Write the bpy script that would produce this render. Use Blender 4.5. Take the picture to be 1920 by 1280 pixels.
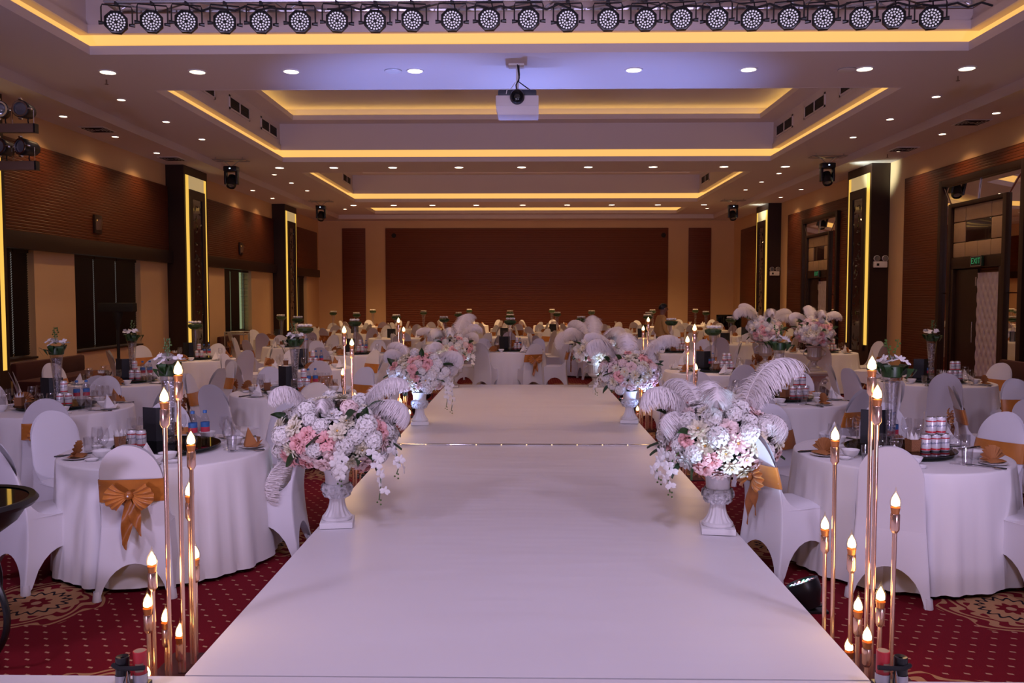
import bpy, bmesh, math, random
from mathutils import Vector, Matrix, Euler
R_ = math.radians
PI = math.pi
random.seed(7)
S = bpy.context.scene
for o in list(bpy.data.objects):
    bpy.data.objects.remove(o)
COL = S.collection

# ------------------------------------------------------------------ camera
F_PX, CAM_H = 1560.0, 1.83
cd = bpy.data.cameras.new('camera')
cd.sensor_width = 36.0
cd.lens = F_PX / 1920 * 36
cd.clip_end = 200
cam = bpy.data.objects.new('camera', cd)
COL.objects.link(cam)
cam.location = (0, 0, CAM_H)
PITCH, YAW = math.atan(83 / F_PX), math.atan(25 / F_PX)
cam.rotation_euler = (PI / 2 - PITCH, 0, YAW)
S.camera = cam

def G(px, py, z):
    """point at height z seen at pixel (px, py) of the 1920x1280 photograph"""
    d = Euler((PI / 2 - PITCH, 0, YAW)).to_matrix() @ Vector(((px - 960) / F_PX, -(py - 640) / F_PX, -1))
    t = (z - CAM_H) / d.z
    return Vector((d.x * t, d.y * t, z))

# ------------------------------------------------------------------ world and light
w = bpy.data.worlds.new('World')
S.world = w
w.use_nodes = True
w.node_tree.nodes['Background'].inputs[0].default_value = (0.5, 0.42, 0.5, 1)
w.node_tree.nodes['Background'].inputs[1].default_value = 0.02
S.view_settings.view_transform = 'Standard'
S.view_settings.look = 'None'
S.view_settings.gamma = 1
S.view_settings.exposure = 0.0
S.view_settings.use_curve_mapping = False
S.cycles.transparent_max_bounces = 24

DOWN_W, DOWN_SMALL_W, WASH_W, PAR_W, CANDLE_W = 105, 52, 400, 60, 3.0
COVE_E, TRAY_E, STRIP_E = 0.82, 4.0, 0.85

def spot(name, loc, target, power, color, angle, blend=0.6, radius=0.1, parent=None):
    l = bpy.data.lights.new(name, 'SPOT')
    l.energy = power; l.color = color; l.spot_size = R_(angle); l.spot_blend = blend; l.shadow_soft_size = radius
    o = bpy.data.objects.new(name, l)
    COL.objects.link(o)
    o.location = loc
    o.rotation_euler = (Vector(target) - Vector(loc)).to_track_quat('-Z', 'Y').to_euler()
    o.parent = parent
    return o

# stage front wash, hung high over the front of the stage
for x, tx, k in ((-3.8, -2.4, 0.85), (0.0, 0.0, 1.25), (3.8, 2.4, 0.85)):
    spot('stage_wash', (x, 1.0, 5.0), (tx, 6.5, 0.2), WASH_W * k, (0.74, 0.62, 0.98), 96, 0.9, 0.35)
# added fill spots, unseen behind the camera, to brighten the ceiling
for x, tx in ((-3.6, -2.0), (3.6, 2.0)):
    spot('ceiling_fill', (x, -2.4, 0.5), (tx, 9.0, 6.2), 1500, (0.74, 0.60, 1.0), 68, 0.9, 0.3)

# ------------------------------------------------------------------ materials
MATS = {}
def mat(name, col, rough=0.6, metal=0.0, spec=0.5, emit=None, estr=0.0, bump=0.0, bscale=60, var=0.0, vscale=8,
        sheen=0.0, trans=0.0, coat=0.0):
    if name in MATS:
        return MATS[name]
    m = bpy.data.materials.new(name)
    m.use_nodes = True
    nt = m.node_tree
    b = nt.nodes['Principled BSDF']
    b.inputs['Base Color'].default_value = (*col, 1)
    b.inputs['Roughness'].default_value = rough
    b.inputs['Metallic'].default_value = metal
    b.inputs['Specular IOR Level'].default_value = spec
    if sheen:
        b.inputs['Sheen Weight'].default_value = sheen
    if coat:
        b.inputs['Coat Weight'].default_value = coat
    if trans:
        b.inputs['Transmission Weight'].default_value = trans
    if emit:
        b.inputs['Emission Color'].default_value = (*emit, 1)
        b.inputs['Emission Strength'].default_value = estr
    if bump or var:
        tc = nt.nodes.new('ShaderNodeTexCoord')
        if var:
            n = nt.nodes.new('ShaderNodeTexNoise'); n.inputs['Scale'].default_value = vscale; n.inputs['Detail'].default_value = 4
            nt.links.new(tc.outputs['Object'], n.inputs['Vector'])
            mx = nt.nodes.new('ShaderNodeMixRGB')
            mx.inputs[1].default_value = (*[c * (1 - var) for c in col], 1)
            mx.inputs[2].default_value = (*[min(1, c * (1 + var)) for c in col], 1)
            nt.links.new(n.outputs['Fac'], mx.inputs[0]); nt.links.new(mx.outputs[0], b.inputs['Base Color'])
        if bump:
            n = nt.nodes.new('ShaderNodeTexNoise'); n.inputs['Scale'].default_value = bscale; n.inputs['Detail'].default_value = 3
            nt.links.new(tc.outputs['Object'], n.inputs['Vector'])
            bp = nt.nodes.new('ShaderNodeBump'); bp.inputs['Strength'].default_value = bump; bp.inputs['Distance'].default_value = 0.02
            nt.links.new(n.outputs['Fac'], bp.inputs['Height']); nt.links.new(bp.outputs[0], b.inputs['Normal'])
    MATS[name] = m
    return m

class NT:
    """small helper for maths in node trees"""
    def __init__(s, nt): s.nt = nt
    def m(s, op, a, b=None, c=None):
        n = s.nt.nodes.new('ShaderNodeMath'); n.operation = op
        for i, x in enumerate((a, b, c)):
            if x is None: continue
            if isinstance(x, (int, float)): n.inputs[i].default_value = x
            else: s.nt.links.new(x, n.inputs[i])
        return n.outputs[0]
    def mix(s, f, a, b):
        n = s.nt.nodes.new('ShaderNodeMixRGB')
        if isinstance(f, (int, float)): n.inputs[0].default_value = f
        else: s.nt.links.new(f, n.inputs[0])
        for i, x in ((1, a), (2, b)):
            if isinstance(x, tuple): n.inputs[i].default_value = (*x, 1)
            else: s.nt.links.new(x, n.inputs[i])
        return n.outputs[0]
    def pos(s):
        g = s.nt.nodes.new('ShaderNodeTexCoord'); x = s.nt.nodes.new('ShaderNodeSeparateXYZ')
        s.nt.links.new(g.outputs['Object'], x.inputs[0]); return x.outputs, g.outputs['Object']
    def noise(s, vec, scale, detail=3):
        n = s.nt.nodes.new('ShaderNodeTexNoise'); n.inputs['Scale'].default_value = scale; n.inputs['Detail'].default_value = detail
        s.nt.links.new(vec, n.inputs['Vector']); return n.outputs['Fac']
    def bump(s, h, strength, dist=0.01):
        b = s.nt.nodes.new('ShaderNodeBump'); b.inputs['Strength'].default_value = strength; b.inputs['Distance'].default_value = dist
        s.nt.links.new(h, b.inputs['Height']); return b.outputs[0]

def new_mat(name):
    m = bpy.data.materials.new(name); m.use_nodes = True; MATS[name] = m
    return m, NT(m.node_tree), m.node_tree.nodes['Principled BSDF'], m.node_tree.links

def make_carpet():
    m, n, b, L = new_mat('carpet')
    (x, y, z), vec = n.pos()
    # woven dashes on a staggered lattice
    px, py = 0.105, 0.17
    def dash(ox, oy):
        u = n.m('SUBTRACT', n.m('FRACT', n.m('DIVIDE', n.m('ADD', x, 50 * px + ox), px)), 0.5)
        v = n.m('SUBTRACT', n.m('FRACT', n.m('DIVIDE', n.m('ADD', y, 50 * py + oy), py)), 0.5)
        uu = n.m('ABSOLUTE', n.m('MULTIPLY', u, px)); vv = n.m('ABSOLUTE', n.m('ADD', n.m('MULTIPLY', v, py), n.m('MULTIPLY', u, px * 0.35)))
        return n.m('MULTIPLY', n.m('LESS_THAN', uu, 0.013), n.m('LESS_THAN', vv, 0.007))
    dots = n.m('MAXIMUM', dash(0, 0), dash(px / 2, py / 2))
    # medallions on a staggered lattice
    MX, MY = 1.93, 2.5
    def medal(ox, oy):
        u = n.m('MULTIPLY', n.m('SUBTRACT', n.m('FRACT', n.m('DIVIDE', n.m('ADD', x, 2.93 + 20 * MX + ox + MX / 2), MX)), 0.5), MX)
        v = n.m('MULTIPLY', n.m('SUBTRACT', n.m('FRACT', n.m('DIVIDE', n.m('ADD', y, -4.85 + 20 * MY + oy + MY / 2), MY)), 0.5), MY)
        r = n.m('SQRT', n.m('ADD', n.m('MULTIPLY', u, u), n.m('MULTIPLY', v, v)))
        return r, n.m('ARCTAN2', v, u)
    r1, t1 = medal(0, 0); r2, t2 = medal(MX / 2, MY / 2)
    first = n.m('LESS_THAN', r1, r2)
    r = n.m('MINIMUM', r1, r2)
    t = n.m('ADD', n.m('MULTIPLY', t1, first), n.m('MULTIPLY', t2, n.m('SUBTRACT', 1.0, first)))
    c8 = n.m('COSINE', n.m('MULTIPLY', t, 8)); c16 = n.m('COSINE', n.m('MULTIPLY', t, 16))
    edge = n.m('ADD', 0.40, n.m('MULTIPLY', c8, 0.035))
    inside = n.m('LESS_THAN', r, edge)
    # outer scroll work
    sc = n.m('SINE', n.m('ADD', n.m('MULTIPLY', r, 85), n.m('MULTIPLY', n.m('SINE', n.m('ADD', n.m('MULTIPLY', t, 8), n.m('MULTIPLY', r, 30))), 2.6)))
    scroll = n.m('GREATER_THAN', sc, 0.1)
    inner_edge = n.m('ADD', 0.235, n.m('MULTIPLY', c8, 0.02))
    core = n.m('LESS_THAN', r, inner_edge)
    zig = n.m('LESS_THAN', n.m('ABSOLUTE', n.m('SUBTRACT', r, n.m('ADD', 0.165, n.m('MULTIPLY', c16, 0.02)))), 0.012)
    rose = n.m('LESS_THAN', r, n.m('ADD', 0.075, n.m('MULTIPLY', c8, 0.015)))
    eye = n.m('LESS_THAN', r, 0.028)
    nz = n.noise(vec, 240, 2)
    red = n.mix(nz, (0.115, 0.004, 0.010), (0.17, 0.008, 0.015))
    beige = n.mix(nz, (0.30, 0.15, 0.07), (0.42, 0.23, 0.11))
    c = n.mix(dots, red, (0.42, 0.24, 0.15))
    med = n.mix(scroll, red, beige)
    med = n.mix(core, med, beige)
    med = n.mix(zig, med, (0.012, 0.008, 0.012))
    med = n.mix(rose, med, (0.13, 0.006, 0.01))
    med = n.mix(eye, med, (0.35, 0.2, 0.11))
    c = n.mix(inside, c, med)
    L.new(c, b.inputs['Base Color']); b.inputs['Roughness'].default_value = 0.95; b.inputs['Specular IOR Level'].default_value = 0.1
    L.new(n.bump(nz, 0.4, 0.006), b.inputs['Normal'])

def make_wood(name, c1, c2, ribs, axis_pitch=0.055):
    m, n, b, L = new_mat(name)
    (x, y, z), vec = n.pos()
    mp = m.node_tree.nodes.new('ShaderNodeMapping'); mp.inputs['Scale'].default_value = (0.6, 0.6, 14)
    L.new(vec, mp.inputs[0])
    g = n.noise(mp.outputs[0], 3.0, 5)
    c = n.mix(g, c1, c2)
    L.new(c, b.inputs['Base Color']); b.inputs['Roughness'].default_value = 0.42
    if ribs:
        fr = n.m('FRACT', n.m('DIVIDE', n.m('ADD', z, 10.0), axis_pitch))
        groove = n.m('SMOOTH_MIN', n.m('MULTIPLY', n.m('ABSOLUTE', n.m('SUBTRACT', fr, 0.5)), 6.0), 1.0, 0.3)
        L.new(n.bump(groove, 0.9, 0.012), b.inputs['Normal'])

def make_vinyl():
    m, n, b, L = new_mat('vinyl')
    (x, y, z), vec = n.pos()
    a = n.noise(vec, 1.1, 2)
    mp = m.node_tree.nodes.new('ShaderNodeMapping'); mp.inputs['Scale'].default_value = (0.5, 2.2, 1); L.new(vec, mp.inputs[0])
    bb = n.noise(mp.outputs[0], 1.4, 2)
    L.new(n.bump(n.m('ADD', n.m('MULTIPLY', a, 0.6), bb), 0.25, 0.06), b.inputs['Normal'])
    L.new(n.mix(a, (0.74, 0.71, 0.73), (0.79, 0.76, 0.78)), b.inputs['Base Color'])
    b.inputs['Roughness'].default_value = 0.38; b.inputs['Specular IOR Level'].default_value = 0.35

def make_glass(name, tint=(0.93, 0.94, 0.95), rough=0.02, boost=0.06):
    m = bpy.data.materials.new(name); m.use_nodes = True; MATS[name] = m
    nt = m.node_tree; nt.nodes.remove(nt.nodes['Principled BSDF'])
    out = nt.nodes['Material Output']
    t = nt.nodes.new('ShaderNodeBsdfTransparent'); t.inputs[0].default_value = (*tint, 1)
    g = nt.nodes.new('ShaderNodeBsdfGlossy'); g.inputs['Roughness'].default_value = rough
    fz = nt.nodes.new('ShaderNodeLayerWeight'); fz.inputs['Blend'].default_value = 0.35
    pw = nt.nodes.new('ShaderNodeMath'); pw.operation = 'POWER'; pw.inputs[1].default_value = 2.2
    nt.links.new(fz.outputs['Facing'], pw.inputs[0])
    ad = nt.nodes.new('ShaderNodeMath'); ad.operation = 'MULTIPLY_ADD'; ad.inputs[1].default_value = 0.6; ad.inputs[2].default_value = boost
    nt.links.new(pw.outputs[0], ad.inputs[0])
    mx = nt.nodes.new('ShaderNodeMixShader')
    nt.links.new(ad.outputs[0], mx.inputs[0]); nt.links.new(t.outputs[0], mx.inputs[1]); nt.links.new(g.outputs[0], mx.inputs[2])
    nt.links.new(mx.outputs[0], out.inputs[0])

make_carpet(); make_vinyl()
make_wood('panel_wood', (0.088, 0.018, 0.005), (0.150, 0.036, 0.009), True)
make_wood('back_wood', (0.14, 0.034, 0.017), (0.20, 0.052, 0.024), True, 0.08)
make_wood('dark_wood', (0.016, 0.006, 0.004), (0.030, 0.011, 0.007), False)
make_glass('glass', (0.96, 0.96, 0.97), 0.04, 0.09); make_glass('frost_glass', (0.92, 0.90, 0.92), 0.35, 0.14)
make_glass('tinted_glass', (0.10, 0.14, 0.13), 0.02, 0.05)
make_glass('bulb_glass', (1.0, 0.95, 0.85), 0.02, 0.03)
mat('plaster', (0.70, 0.62, 0.62), 0.8, bump=0.03, bscale=3)
mat('plaster_warm', (0.70, 0.47, 0.27), 0.75, var=0.06, vscale=1.5)
mat('cover', (0.69, 0.67, 0.71), 0.75, sheen=0.2, bump=0.02, bscale=250)
mat('cloth', (0.76, 0.73, 0.73), 0.85, sheen=0.1)
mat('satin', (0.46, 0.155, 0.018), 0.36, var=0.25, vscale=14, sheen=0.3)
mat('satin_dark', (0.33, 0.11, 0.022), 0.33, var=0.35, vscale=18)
mat('napkin_orange', (0.36, 0.14, 0.04), 0.8)
mat('napkin_white', (0.80, 0.77, 0.77), 0.8)
mat('porcelain', (0.82, 0.80, 0.80), 0.15)
mat('black', (0.008, 0.008, 0.010), 0.35)
mat('black_matte', (0.010, 0.009, 0.010), 0.75)
mat('menu', (0.014, 0.013, 0.016), 0.55)
mat('chrome', (0.75, 0.74, 0.76), 0.15, 1.0)
mat('alu', (0.52, 0.52, 0.55), 0.35, 0.9)
mat('gold', (0.86, 0.50, 0.24), 0.13, 1.0)
mat('copper', (0.62, 0.24, 0.08), 0.35, 0.6)
mat('rose_gold', (0.90, 0.58, 0.44), 0.2, 0.85)
mat('mirror', (0.80, 0.76, 0.72), 0.01, 1.0)
mat('stone_dark', (0.018, 0.013, 0.012), 0.12, var=0.9, vscale=25, coat=0.6)
mat('pad_beige', (0.38, 0.26, 0.17), 0.55, var=0.15, vscale=6)
mat('tuft', (0.46, 0.40, 0.47), 0.42)
mat('blind', (0.018, 0.010, 0.008), 0.5)
mat('daylight', (0.1, 0.2, 0.1), 0.5, emit=(0.60, 0.75, 0.42), estr=0.35)
mat('dusk', (0.1, 0.1, 0.1), 0.5, emit=(0.75, 0.70, 0.66), estr=0.16)
mat('reveal', (0.42, 0.38, 0.36), 0.7)
mat('cove', (0.6, 0.45, 0.2), 0.5, emit=(1.0, 0.56, 0.15), estr=COVE_E)
mat('tray_led', (0.9, 0.7, 0.3), 0.5, emit=(1.0, 0.66, 0.17), estr=TRAY_E)
mat('gold_strip', (0.6, 0.45, 0.12), 0.4, emit=(1.0, 0.60, 0.10), estr=STRIP_E)
mat('gold_onyx', (0.55, 0.45, 0.28), 0.3, emit=(1.0, 0.72, 0.32), estr=0.35)
mat('lamp_on', (1, 1, 1), 0.5, emit=(1.0, 0.82, 0.55), estr=9.0)
mat('bulb_core', (1, 1, 1), 0.5, emit=(1.0, 0.70, 0.30), estr=7.0)
mat('flame_glow', (1, 1, 1), 0.5, emit=(1.0, 0.62, 0.20), estr=1.3)
mat('white_paint', (0.78, 0.76, 0.77), 0.45)
mat('urn_white', (0.80, 0.78, 0.79), 0.5, bump=0.1, bscale=40)
mat('urn_relief', (0.66, 0.65, 0.67), 0.5, var=0.35, vscale=40)
mat('urn_silver', (0.52, 0.46, 0.42), 0.4, 0.35)
mat('leaf', (0.022, 0.055, 0.014), 0.4, var=0.5, vscale=22)
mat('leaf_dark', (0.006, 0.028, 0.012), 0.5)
mat('leaf_stripe', (0.06, 0.12, 0.02), 0.4, var=0.5, vscale=30)
mat('fl_white', (0.82, 0.79, 0.76), 0.7)
mat('fl_cream', (0.82, 0.76, 0.60), 0.7)
mat('fl_pink', (0.86, 0.47, 0.46), 0.65)
mat('fl_blush', (0.87, 0.68, 0.65), 0.7)
mat('fl_heart', (0.75, 0.45, 0.12), 0.7)
mat('feather', (0.86, 0.80, 0.79), 0.85)
mat('crystal', (0.70, 0.66, 0.66), 0.2, trans=0.3)
mat('can_white', (0.78, 0.76, 0.78), 0.3, 0.25)
mat('can_red', (0.55, 0.03, 0.04), 0.35)
mat('can_blue', (0.03, 0.05, 0.20), 0.4)
mat('cap_blue', (0.05, 0.16, 0.42), 0.4)
mat('label_red', (0.62, 0.05, 0.09), 0.45)
mat('basket', (0.26, 0.10, 0.035), 0.6, bump=0.5, bscale=120)
mat('red_velvet', (0.05, 0.005, 0.005), 0.8, sheen=0.05)
mat('paper', (0.80, 0.76, 0.74), 0.8)
mat('led_lens', (0.75, 0.72, 0.78), 0.12, emit=(0.9, 0.85, 1.0), estr=0.35)
mat('led_blue', (0.6, 0.7, 1), 0.3, emit=(0.45, 0.65, 1.0), estr=4.0)
mat('led_green', (0.6, 1, 0.8), 0.3, emit=(0.2, 1.0, 0.6), estr=3.0)
mat('led_red', (1, 0.6, 0.6), 0.3, emit=(1.0, 0.3, 0.3), estr=3.0)
mat('exit_green', (0.02, 0.2, 0.08), 0.5, emit=(0.05, 0.55, 0.22), estr=0.3)
mat('exit_back', (0.006, 0.03, 0.02), 0.5)
mat('projector_white', (0.70, 0.66, 0.68), 0.4)
mat('projector_grey', (0.035, 0.045, 0.07), 0.5)
mat('lens_glass', (0.005, 0.008, 0.010), 0.03, coat=1.0)
mat('par_glass', (0.25, 0.27, 0.32), 0.15, 0.6)
mat('shirt', (0.58, 0.32, 0.09), 0.8)
mat('trousers', (0.012, 0.014, 0.022), 0.8)
mat('skin', (0.26, 0.12, 0.07), 0.6)
mat('hair', (0.006, 0.005, 0.005), 0.6)
mat('bar_bronze', (0.20, 0.12, 0.085), 0.45, 0.3)
mat('base_red', (0.05, 0.006, 0.006), 0.8)
mat('vent_dark', (0.02, 0.014, 0.013), 0.7)
mat('glass_black', (0.006, 0.006, 0.008), 0.04, coat=0.5)

# ------------------------------------------------------------------ mesh helpers
class MB:
    def __init__(s): s.v, s.f = [], []
    def add(s, vs, fs):
        o = len(s.v); s.v += [tuple(v) for v in vs]; s.f += [tuple(i + o for i in f) for f in fs]; return s
    def box(s, x0, x1, y0, y1, z0, z1):
        vs = [(x, y, z) for x in (x0, x1) for y in (y0, y1) for z in (z0, z1)]
        return s.add(vs, [(0, 1, 3, 2), (4, 6, 7, 5), (0, 4, 5, 1), (2, 3, 7, 6), (0, 2, 6, 4), (1, 5, 7, 3)])
    def bbox(s, x0, x1, y0, y1, z0, z1, b=0.01):
        """box with chamfered edges"""
        bm = bmesh.new(); bmesh.ops.create_cube(bm, size=1)
        for v in bm.verts:
            v.co = Vector(((x0 + x1) / 2 + v.co.x * (x1 - x0), (y0 + y1) / 2 + v.co.y * (y1 - y0), (z0 + z1) / 2 + v.co.z * (z1 - z0)))
        bmesh.ops.bevel(bm, geom=bm.edges[:], offset=b, segments=2, affect='EDGES', profile=0.6)
        bm.verts.index_update()
        s.add([v.co[:] for v in bm.verts], [[v.index for v in f.verts] for f in bm.faces]); bm.free(); return s
    def quad(s, a, b, c, d): return s.add([a, b, c, d], [(0, 1, 2, 3)])
    def tube(s, pts, r, n=8, caps=True):
        pts = [Vector(p) for p in pts]; k = len(pts)
        rs = r if isinstance(r, (list, tuple)) else [r] * k
        vs = []; ref = None
        for i, p in enumerate(pts):
            t = (pts[min(i + 1, k - 1)] - pts[max(i - 1, 0)]).normalized()
            if ref is None: ref = Vector((1, 0, 0)) if abs(t.x) < 0.8 else Vector((0, 1, 0))
            a = (ref - t * ref.dot(t)).normalized(); ref = a; b = t.cross(a)
            vs += [p + (a * math.cos(2 * PI * j / n) + b * math.sin(2 * PI * j / n)) * rs[i] for j in range(n)]
        fs = [(i * n + j, i * n + (j + 1) % n, (i + 1) * n + (j + 1) % n, (i + 1) * n + j) for i in range(k - 1) for j in range(n)]
        if caps: fs += [tuple(range(n))[::-1], tuple(range((k - 1) * n, k * n))]
        return s.add(vs, fs)
    def lathe(s, prof, n=24, c=(0, 0, 0), flute=None, caps=False):
        k = len(prof); vs = []
        for i, (r, z) in enumerate(prof):
            for j in range(n):
                a = 2 * PI * j / n; rr = r * (flute(a, i / (k - 1)) if flute else 1)
                vs.append((c[0] + rr * math.cos(a), c[1] + rr * math.sin(a), c[2] + z))
        fs = [(i * n + j, i * n + (j + 1) % n, (i + 1) * n + (j + 1) % n, (i + 1) * n + j) for i in range(k - 1) for j in range(n)]
        if caps: fs += [tuple(range(n))[::-1], tuple(range((k - 1) * n, k * n))]
        return s.add(vs, fs)
    def grid(s, fn, nu, nv, closed=False):
        vs = [fn(i / nu, j / nv) for j in range(nv + 1) for i in range(nu + (0 if closed else 1))]
        w_ = nu if closed else nu + 1
        fs = [(j * w_ + i, j * w_ + (i + 1) % w_, (j + 1) * w_ + (i + 1) % w_, (j + 1) * w_ + i) for j in range(nv) for i in range(nu)]
        return s.add(vs, fs)
    def ball(s, c, r, n=12, k=8):
        r = r if isinstance(r, tuple) else (r, r, r)
        return s.grid(lambda u, v: (c[0] + r[0] * math.cos(2 * PI * u) * math.sin(PI * v), c[1] + r[1] * math.sin(2 * PI * u) * math.sin(PI * v), c[2] - r[2] * math.cos(PI * v)), n, k, True)
    def disc(s, c, r, n=20, normal='z'):
        f = {'z': lambda a, b: (c[0] + a, c[1] + b, c[2]), 'y': lambda a, b: (c[0] + a, c[1], c[2] + b), 'x': lambda a, b: (c[0], c[1] + a, c[2] + b)}[normal]
        return s.add([f(r * math.cos(2 * PI * i / n), r * math.sin(2 * PI * i / n)) for i in range(n)], [tuple(range(n))])
    def xf(s, M):
        s.v = [tuple(M @ Vector(v)) for v in s.v]; return s
    def join(s, o, M=None):
        vs = o.v if M is None else [tuple(M @ Vector(v)) for v in o.v]
        return s.add(vs, o.f)
    def mesh(s, name, m, smooth=True, ang=40):
        me = bpy.data.meshes.new(name); me.from_pydata(s.v, [], s.f); me.update()
        bm = bmesh.new(); bm.from_mesh(me); bmesh.ops.recalc_face_normals(bm, faces=bm.faces[:]); bm.to_mesh(me); bm.free()
        if smooth:
            me.polygons.foreach_set('use_smooth', [True] * len(me.polygons))
            me.set_sharp_from_angle(angle=R_(ang))
        me.materials.append(MATS[m] if isinstance(m, str) else m)
        return me
    def build(s, name, m, parent=None, smooth=True, ang=40):
        return link(name, s.mesh(name, m, smooth, ang), parent)

def link(name, me, parent=None, loc=(0, 0, 0), rot=(0, 0, 0), scale=None):
    o = bpy.data.objects.new(name, me); COL.objects.link(o); o.parent = parent
    o.location = loc; o.rotation_euler = rot
    if scale is not None: o.scale = scale if isinstance(scale, (tuple, list)) else (scale,) * 3
    return o

def tag(o, label=None, cat=None, group=None, kind=None):
    if label: o['label'] = label
    if cat: o['category'] = cat
    if group: o['group'] = group
    if kind: o['kind'] = kind
    return o

def thing(name, label, cat, loc=(0, 0, 0), rz=0.0, group=None):
    o = bpy.data.objects.new(name, None); COL.objects.link(o); o.empty_display_size = 0.1
    o.location = loc; o.rotation_euler = (0, 0, rz)
    return tag(o, label, cat, group)

def struct(name, mb, m, label=None, cat=None, smooth=False):
    o = mb.build(name, m, None, smooth)
    return tag(o, label or name.replace('_', ' '), cat or name.split('_')[0], kind='structure')

def copy_tree(o, parent=None):
    c = o.copy(); COL.objects.link(c); c.parent = parent
    for ch in list(o.children): copy_tree(ch, c)
    return c

USED = set()
def place(proto, loc, rz=0.0, label=None, group=None, scale=None):
    """first call moves the prototype itself, later calls copy it"""
    o = proto if proto.name not in USED else copy_tree(proto)
    USED.add(proto.name)
    o.location = loc; o.rotation_euler = (0, 0, rz)
    if scale: o.scale = (scale,) * 3
    if label: o['label'] = label
    if group: o['group'] = group
    return o

def textmesh(txt, size, shear=0.0):
    cu = bpy.data.curves.new('lettering', 'FONT'); cu.body = txt; cu.size = size; cu.align_x = 'CENTER'; cu.align_y = 'CENTER'; cu.shear = shear
    cu.resolution_u = 3
    o = bpy.data.objects.new('lettering', cu); COL.objects.link(o)
    dg = bpy.context.evaluated_depsgraph_get()
    me = bpy.data.meshes.new_from_object(o.evaluated_get(dg))
    bpy.data.objects.remove(o); bpy.data.curves.remove(cu)
    me.materials.clear()
    return me

# ================================================================== THE HALL
WX, YB, YF = 8.85, 35.6, -4.0           # side walls, far wall, wall behind the stage
ZA, ZB, XF, XO = 5.08, 5.25, 7.77, 6.15  # low ceiling strip, main soffit, step between them, coffer half width
mb = MB(); mb.box(-WX - 0.4, WX + 0.4, YF, YB + 0.3, -0.12, 0)
floor = struct('floor', mb, 'carpet', 'red patterned carpet with beige dashes and round medallions', 'floor')

# ---- ceiling: soffits with four coffers
OPEN = [(-2.6, 11.85), (13.9, 21.2), (23.0, 30.1), (32.0, 34.2)]
mb = MB()
TOP = 6.9
for s in (-1, 1):
    a, b = sorted((s * (XF + 0.09), s * (WX + 0.4)))
    mb.box(a, b, YF, YB, ZA, ZA + 0.12)                       # low strip by the wall
    a, b = sorted((s * (XF - 0.0), s * (XF + 0.1)))
    mb.box(a, b, YF, 34.7, ZA - 0.001, ZB + 0.1)              # step
    a, b = sorted((s * (XO + 0.02), s * (XF + 0.05)))
    mb.box(a, b, YF, 34.7, ZB, ZB + 0.05)
mb.box(-XF - 0.05, XF + 0.05, 34.7, YB, ZA - 0.0005, ZA + 0.3)
ys = [YF] + [v for o in OPEN for v in o] + [34.7]
for i in range(0, len(ys), 2):
    mb.box(-XO - 0.03, XO + 0.03, ys[i] + (0.02 if i else 0), ys[i + 1] - 0.02, ZB - 0.0006, ZB + 0.045)
mb.box(-WX - 0.4, WX + 0.4, YF, YB + 0.3, TOP, TOP + 0.1)
ceiling = struct('ceiling', mb, 'plaster', 'stepped white plaster ceiling with lit coffers', 'ceiling')

def ring(mb, x, y0, y1, off0, off1, z0, z1):
    """rectangular ring between offsets off0 and off1 outside the opening |X|<x, y0..y1"""
    a0, a1 = off0, off1
    mb.box(-x - a1, -x - a0, y0 - a1, y1 + a1, z0, z1); mb.box(x + a0, x + a1, y0 - a1, y1 + a1, z0, z1)
    mb.box(-x - a0, x + a0, y0 - a1, y0 - a0, z0, z1); mb.box(-x - a0, x + a0, y1 + a0, y1 + a1, z0, z1)

for k, (y0, y1) in enumerate(OPEN):
    big = k < 3
    h = 1.0 if big else 0.25
    lip = MB(); ring(lip, XO, y0, y1, 0.0, 0.04, ZB - 0.003, ZB + 0.12); ring(lip, XO, y0, y1, 0.03, 0.36, ZB + 0.05, ZB + 0.07)
    lip.build('cove_lip', 'plaster', ceiling, False)
    cv = MB(); ring(cv, XO, y0, y1, 0.30, 0.34, ZB + 0.07, ZB + 0.36)
    cv.build('cove_light', 'cove', ceiling, False)
    ms = MB()
    ring(ms, XO, y0, y1, 0.08, 0.36, ZB + 0.36, ZB + 0.40)           # roof of the light cove
    ring(ms, XO, y0, y1, 0.05, 0.09, ZB + 0.31, ZB + 0.43)           # small moulding
    ring(ms, XO, y0, y1, 0.09, 0.13, ZB + 0.40, ZB + (1.5 if big else 0.7))
    ms.build('recess_wall', 'plaster', ceiling, False)
    if big:
        up = MB(); zt = ZB + 0.97
        ring(up, XO, y0, y1, -0.34, 0.10, zt, zt + 0.04)
        ring(up, XO, y0, y1, -0.38, -0.34, zt, zt + 0.12)
        up.box(-XO - 0.1, XO + 0.1, y0 - 0.1, y1 + 0.1, zt + 0.36, zt + 0.42)
        up.build('upper_tray', 'plaster', ceiling, False)
        led = MB(); ring(led, XO, y0, y1, -0.06, 0.02, zt + 0.045, zt + 0.06)
        led.build('tray_light', 'tray_led', ceiling, False)
    else:
        up = MB(); up.box(-XO - 0.1, XO + 0.1, y0 - 0.1, y1 + 0.1, ZB + 0.6, ZB + 0.65)
        up.build('upper_tray', 'plaster', ceiling, False)

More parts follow.
